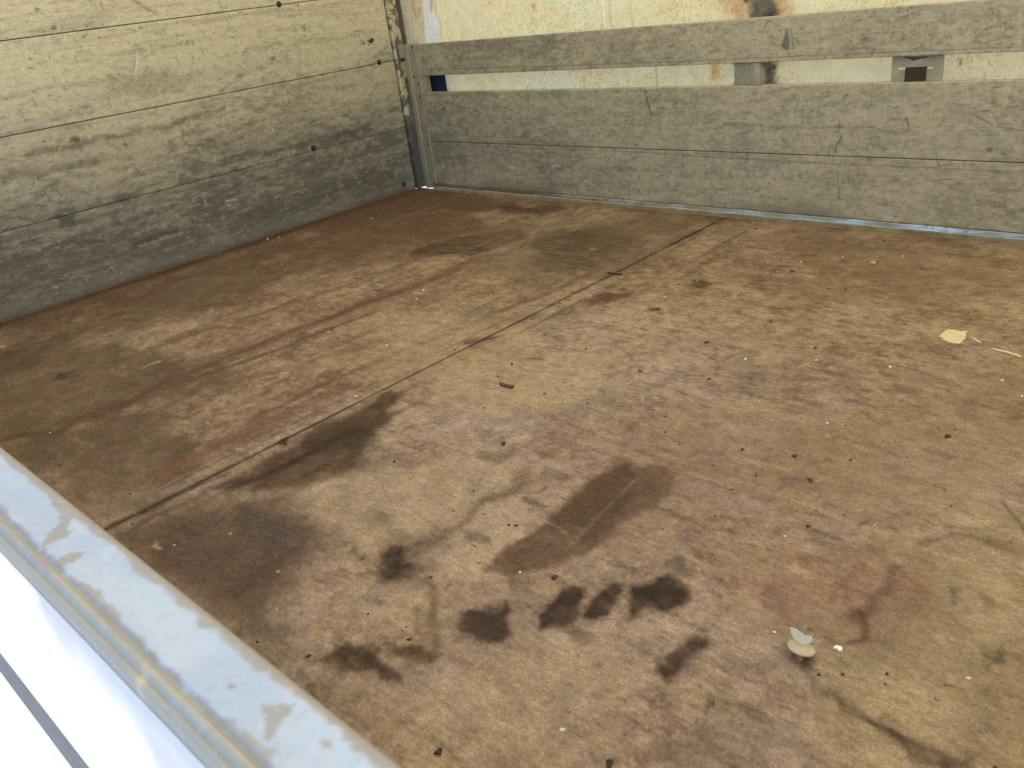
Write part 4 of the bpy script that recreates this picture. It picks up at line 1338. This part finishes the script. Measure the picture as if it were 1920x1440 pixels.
DEB = [
    ('dirt_lump', 1040, 1084, 17, 15, M_BROWNC, 'dark brown dirt lump above the gap between two oil puddles', 'dirt lump', .3),
    ('dirt_crumb', 944, 833, 20, 9, M_BLACKC, 'black crumb with a pale grain on top, above the large double stain', 'crumb', .5),
    ('dirt_crumb', 823, 1412, 18, 16, M_BLACKC, 'jagged black crumb at the bottom, right of the flaking rail', 'crumb', .5),
    ('dirt_crumb', 1143, 1434, 26, 14, M_BLACKC, 'black crumb cut by the bottom edge of the photo', 'crumb', .4),
    ('dirt_lump', 1776, 820, 13, 13, M_GREENC, 'olive brown lump alone on the right part of the floor', 'dirt lump', .4),
    ('dirt_crumb', 1325, 643, 9, 12, M_BROWNC, 'reddish brown crumb above a curved thin scratch', 'crumb', .4),
    ('dirt_crumb', 1486, 509, 9, 7, M_GREENC, 'dark green crumb left of the pink plastic disc', 'crumb', .4),
    ('plastic_disc', 1637, 494, 19, 12, M_PINK, 'small pinkish plastic disc near the far side board', 'plastic disc', .12),
    ('dirt_crumb', 1900, 506, 14, 10, M_ORANGE, 'orange brown crumb at the right edge below the side board', 'crumb', .4),
    ('dirt_crumb', 1490, 856, 12, 10, M_BROWNC, 'dark grey crumb next to a rusty fleck, right of centre', 'crumb', .4),
    ('rust_fleck', 1473, 849, 12, 7, M_ORANGE, 'rusty orange fleck beside a dark crumb, right of centre', 'fleck', .4),
    ('dirt_crumb', 1519, 901, 16, 9, M_BROWNC, 'brown crumb right of a soft dark smudge', 'crumb', .5),
    ('dirt_crumb', 1595, 863, 7, 6, M_BLACKC, 'small round black crumb on the bare right side of the floor', 'crumb', .3),
    ('dirt_crumb', 960, 684, 8, 7, M_BLACKC, 'round black crumb just above the broken twig', 'crumb', .3),
    ('dirt_crumb', 934, 706, 7, 5, M_BLACKC, 'tiny black crumb left of the broken twig', 'crumb', .3),
    ('dirt_crumb', 1247, 811, 7, 6, M_BLACKC, 'black speck in the clear area above the large double stain', 'crumb', .3),
    ('dirt_crumb', 954, 985, 8, 7, M_BLACKC, 'black crumb left of the large double stain', 'crumb', .3),
    ('dirt_crumb', 739, 866, 7, 6, M_BLACKC, 'black crumb right of the long stain on the seam', 'crumb', .3),
    ('dirt_crumb', 1330, 711, 10, 7, M_BROWNC, 'brown crumb in the middle of the floor below a curved scratch', 'crumb', .4),
    ('dirt_crumb', 767, 1200, 8, 12, M_BLACKC, 'black crumb beside the hooked dark stain near the rail', 'crumb', .4),
    ('dirt_crumb', 579, 1231, 9, 11, M_BLACKC, 'black crumb against the inner edge of the foreground rail', 'crumb', .4),
    ('dirt_crumb', 1580, 1265 - 0, 8, 6, M_BLACKC, 'small black crumb below the white chip', 'crumb', .4),
    ('dirt_crumb', 1663, 1264, 8, 6, M_BLACKC, 'black crumb right of the cream chip, in the olive area', 'crumb', .4),
    ('grain', 432, 1003, 13, 9, M_ORANGE, 'light orange grain on the grey purple stain by the rail', 'grain', .25),
    ('grain', 521, 1074, 12, 12, M_ORANGE, 'orange grain lower on the grey purple stain', 'grain', .25),
    ('grain', 975, 1074, 8, 7, M_PALEC, 'pale tan grain at the lower end of the double stain', 'grain', .25),
    ('grain', 825, 1259, 16, 7, M_ORANGE, 'orange splinter below the hooked dark stain', 'splinter', .4),
    ('grain', 1055, 1369, 10, 14, M_PALEC, 'cream grain near the bottom middle of the floor', 'grain', .3),
    ('grain', 1777, 1283, 12, 14, M_ORANGE, 'upper orange grain in the olive corner', 'grain', .3),
    ('grain', 1757, 1311, 14, 9, M_ORANGE, 'lower orange grain in the olive corner', 'grain', .3),
    ('pebble', 1669, 689, 9, 7, M_PALEC, 'beige pebble right of centre below the cream paint splash', 'pebble', .3),
    ('pebble', 1398, 674, 8, 6, M_WHITEC, 'white oval pebble at the end of a curved scratch', 'pebble', .2),
    ('pebble', 1879, 714, 6, 5, M_WHITEC, 'white pebble near the right edge below the paint splash', 'pebble', .2),
    ('pebble', 1916, 743, 7, 4, M_WHITEC, 'white pebble cut by the right edge of the photo', 'pebble', .2),
    ('pebble', 794, 544, 5, 5, M_WHITEC, 'white pebble alone on the far plywood sheet', 'pebble', .2),
    ('pebble', 725, 648, 9, 6, M_PALEC, 'cream pebble on the far sheet above the seam', 'pebble', .3),
    ('pebble', 668, 744, 6, 6, M_WHITEC, 'white pebble close beside the seam', 'pebble', .2),
    ('pebble', 697, 410, 7, 4, M_PALEC, 'pale pebble near the back corner of the floor', 'pebble', .3),
    ('pebble', 502, 449, 7, 5, M_PALEC, 'left pebble of three at the foot of the headboard', 'pebble', .3),
    ('pebble', 523, 446, 6, 4, M_PALEC, 'middle pebble of three at the foot of the headboard', 'pebble', .3),
    ('pebble', 540, 449, 4, 4, M_ORANGE, 'right pebble of three at the foot of the headboard', 'pebble', .3),
    ('pebble', 1693, 481, 7, 4, M_PALEC, 'cream pebble right of the pink plastic disc', 'pebble', .3),
    ('pebble', 1502, 492, 7, 4, M_PALEC, 'cream pebble above the dark green crumb', 'pebble', .3),
    ('pebble', 1246, 557, 5, 5, M_PALEC, 'cream pebble right of the brown stain beside the seam', 'pebble', .3),
    ('pebble', 1452, 1186, 7, 6, M_WHITEC, 'small white pebble above the beige plastic plug', 'pebble', .25),
    ('pebble', 1815, 1273, 8, 9, M_PALEC, 'cream chip in the olive corner, right of the orange grains', 'chip', .35),
    ('pebble', 1472, 1006, 5, 8, M_PALEC, 'cream splinter right of the double stain', 'splinter', .3),
    ('pebble', 1117, 829, 5, 5, M_ORANGE, 'yellow orange speck right above the double stain', 'grain', .3),
]
for k, (nm, px, py, wp, hp, mt, lb, ct, rg) in enumerate(DEB):
    lay(nm, px, py, wp, hp, mt, lb, ct, 20 + k, rg)

# thin irregular chip and paint splash
def flat_piece(name, pts, mat, h, label, cat, z=0.0002):
    jr = np.random.RandomState(len(pts) * 7 + int(pts[0][0]))
    fine = []
    for p, q in zip(pts, pts[1:] + pts[:1]):
        for t in (0, .33, .66):
            fine.append((p[0] + (q[0] - p[0]) * t + jr.normal(0, .45), p[1] + (q[1] - p[1]) * t + jr.normal(0, .30)))
    w_ = [fl(*p) for p in fine]
    cx, cy = np.mean([p[0] for p in w_]), np.mean([p[1] for p in w_])
    bm = bmesh.new()
    lo = [bm.verts.new((x - cx, y - cy, 0)) for x, y in w_]
    hi = [bm.verts.new(((x - cx) * .94, (y - cy) * .94, h)) for x, y in w_]
    n = len(w_)
    for i in range(n):
        bm.faces.new([lo[i], lo[(i + 1) % n], hi[(i + 1) % n], hi[i]])
    bm.faces.new(hi)
    bmesh.ops.triangulate(bm, faces=[f for f in bm.faces if len(f.verts) > 4])
    me = bm_mesh(name, bm)
    o = link(name, me, mat)
    o.location = (cx, cy, z)
    return tag(o, label, cat)


flat_piece('white_chip', [(1561, 1217), (1567, 1213), (1574, 1214), (1579, 1215), (1580, 1222), (1573, 1223), (1570, 1220)], M_WHITEC, .0025, 'jagged white chip right of the beige plastic plug', 'chip')
sp = flat_piece('paint_splash', [(1760, 631), (1767, 625), (1775, 619), (1790, 618.5), (1797, 621), (1802, 622), (1812, 621), (1819, 622), (1812, 624), (1811, 630), (1810, 635), (1804, 640), (1804, 643), (1798, 645), (1786, 644), (1776, 641), (1766, 636)], M_SPLASH, .0010, 'cream oval paint splash on the right part of the floor', 'paint splash', .0008)
sp2 = flat_piece('paint_streak', [(1822, 633), (1830, 637), (1840, 643), (1838, 644), (1829, 640), (1821, 634)], M_SPLASH, .0008, 'short cream paint streak beside the oval splash', 'paint streak', .0008)
sp3 = flat_piece('paint_streak', [(1858, 653), (1868, 655), (1884, 658), (1900, 663), (1915, 668), (1914, 670.5), (1898, 666), (1882, 661), (1866, 657.5)], M_SPLASH, .0008, 'long cream paint streak at the right edge of the photo', 'paint streak', .0008)

# broken twig and the dark splinter on the seam
def twig(name, pts, r, mat, label, cat):
    root = None
    bm = bmesh.new()
    rs = np.random.RandomState(3)
    prev = None
    P3 = [Vector((*fl(*p), r * .9)) for p in pts]
    c = sum(P3, Vector()) / len(P3)
    c.z = 0
    for i, p in enumerate(P3):
        d = (P3[min(i + 1, len(P3) - 1)] - P3[max(i - 1, 0)]).normalized()
        a = d.cross(Vector((0, 0, 1))).normalized()
        ring = [bm.verts.new(p - c + (a * math.cos(t) + Vector((0, 0, 1)) * math.sin(t)) * r * rs.uniform(.75, 1.2)) for t in np.linspace(0, 6.283, 8)[:-1]]
        if prev:
            for k in range(7):
                bm.faces.new([prev[k], prev[(k + 1) % 7], ring[(k + 1) % 7], ring[k]])
        else:
            bm.faces.new(ring)
        prev = ring
    bm.faces.new(prev)
    o = link(name, bm_mesh(name, bm), mat)
    o.location = c
    return tag(o, label, cat)


twig('twig', [(939, 722), (947, 725), (955, 727), (963, 727)], .0042, M_TWIG, 'short broken twig lying in the middle of the floor', 'twig')
twig('splinter', [(1140, 512), (1150, 514), (1158, 515), (1166, 514)], .0024, M_BLACKC, 'dark splinter lying across the floor seam', 'splinter')

# plastic plug: tilted beige cap on a short stem with a clear leaf-shaped fin
px, py = fl(1497, 1234)
plug = empty('plastic_plug', (px, py, 0), 'beige plastic plug with a clear leaf shaped fin standing on its stem', 'plastic plug')
bm = bmesh.new()
prof = [(0, .0042), (.006, .0041), (.011, .0036), (.0128, .0030), (.0138, .0030), (.0158, .0024), (.0166, .0012), (.0160, 0), (.010, -.0012), (0, -.0014)]
rings = []
for rr, zz in prof:
    if rr == 0:
        rings.append([bm.verts.new((0, 0, zz))])
    else:
        rings.append([bm.verts.new((rr * math.cos(t), rr * math.sin(t), zz)) for t in np.linspace(0, 2 * math.pi, 33)[:-1]])
for A, B_ in zip(rings[:-1], rings[1:]):
    for k in range(32):
        if len(A) == 1:
            bm.faces.new([A[0], B_[k], B_[(k + 1) % 32]])
        elif len(B_) == 1:
            bm.faces.new([A[k], B_[0], A[(k + 1) % 32]])
        else:
            bm.faces.new([A[k], B_[k], B_[(k + 1) % 32], A[(k + 1) % 32]])
cap = link('cap', bm_mesh('cap', bm, True), M_CAP, plug)
cap.location = (0.0, .006, .0098)
cap.rotation_euler = Vector((.10, .26, 1)).to_track_quat('Z', 'Y').to_euler()
bm = bmesh.new()
bmesh.ops.create_cone(bm, cap_ends=True, segments=12, radius1=.0048, radius2=.0036, depth=.009, matrix=Matrix.Translation((0, 0, .0045)))
for v in bm.verts:
    v.co += Vector((random.uniform(-.0006, .0006), random.uniform(-.0006, .0006), 0))
stem = link('stem', bm_mesh('stem', bm), M_STEM, plug)
stem.location = (.001, .000, 0)
bm = bmesh.new()
for dx, dy, h in ((-.009, .004, .007), (-.006, .001, .007), (-.011, .007, .006)):
    bmesh.ops.create_cone(bm, cap_ends=True, segments=6, radius1=.0012, radius2=.0009, depth=h, matrix=Matrix.Translation((dx, dy, h / 2)))
link('prong', bm_mesh('prong', bm), M_STEM, plug)
# fin: leaf outline with thickness, standing on the far rim of the cap
leaf = [(-.0105, .0190), (-.0075, .0185), (-.0035, .0160), (.0005, .0120), (.0030, .0085), (.0060, .0090), (.0085, .0075), (.0092, .0050), (.0075, .0020), (.0050, .0005), (.0010, .0000), (-.0030, .0020), (-.0070, .0065), (-.0100, .0120)]
bm = bmesh.new()
f = [bm.verts.new((x * 1.3 - .002, -.0008, z * 1.2)) for x, z in leaf]
g = [bm.verts.new((x * 1.3 - .002, .0008, z * 1.2)) for x, z in leaf]
n = len(leaf)
for i in range(n):
    bm.faces.new([f[i], f[(i + 1) % n], g[(i + 1) % n], g[i]])
bm.faces.new(f)
bm.faces.new(g[::-1])
bmesh.ops.triangulate(bm, faces=[q_ for q_ in bm.faces if len(q_.verts) > 4])
fin = link('fin', bm_mesh('fin', bm), M_FIN, plug)
fin.location = (.0015, .0125, .0125)
fin.rotation_euler = (math.radians(-18), 0, math.radians(44))

# ------------------------------------------------------------------ uncounted grit
def grit(name, mat, n, seed, label, size):
    rs = np.random.RandomState(seed)
    V_, F = [], []
    base = np.array([(1, 0, 0), (-.5, .87, 0), (-.5, -.87, 0), (0, 0, .9), (.4, .5, .5)])
    tri = np.array([(0, 1, 4), (1, 3, 4), (3, 0, 4), (1, 2, 3), (2, 0, 3)])
    c = 0
    while c < n:
        x, y = rs.uniform(.05, 2.95), rs.uniform(-2.2, -.03)
        dens = .25 + .75 * (x > 1.56) * (.4 + .6 * (y > -1.4))
        if x < .09 or y > -.10 or abs(x - 1.543) < .02:
            dens = 3
        dens *= .4
        if rs.rand() > dens:
            continue
        s = rs.gamma(2., size / 2) + .0006
        a = rs.uniform(0, 6.28)
        p = base * s * rs.uniform(.7, 1.3, (5, 3))
        q = np.stack([p[:, 0] * math.cos(a) - p[:, 1] * math.sin(a) + x, p[:, 0] * math.sin(a) + p[:, 1] * math.cos(a) + y, p[:, 2] * .7], 1)
        V_.append(q)
        F.append(tri + 5 * c)
        c += 1
    o = link(name, mesh_np(name, np.concatenate(V_), np.concatenate(F), smooth=False), mat)
    return tag(o, label, None, None, 'stuff')


grit('dark_grit', M_BLACKC, 210, 1, 'fine dark grit scattered over the plywood floor', .0016)
grit('brown_grit', M_BROWNC, 420, 2, 'fine brown grit scattered over the plywood floor', .0018)
grit('pale_grit', M_PALEC, 110, 3, 'fine pale grit scattered over the plywood floor', .0011)
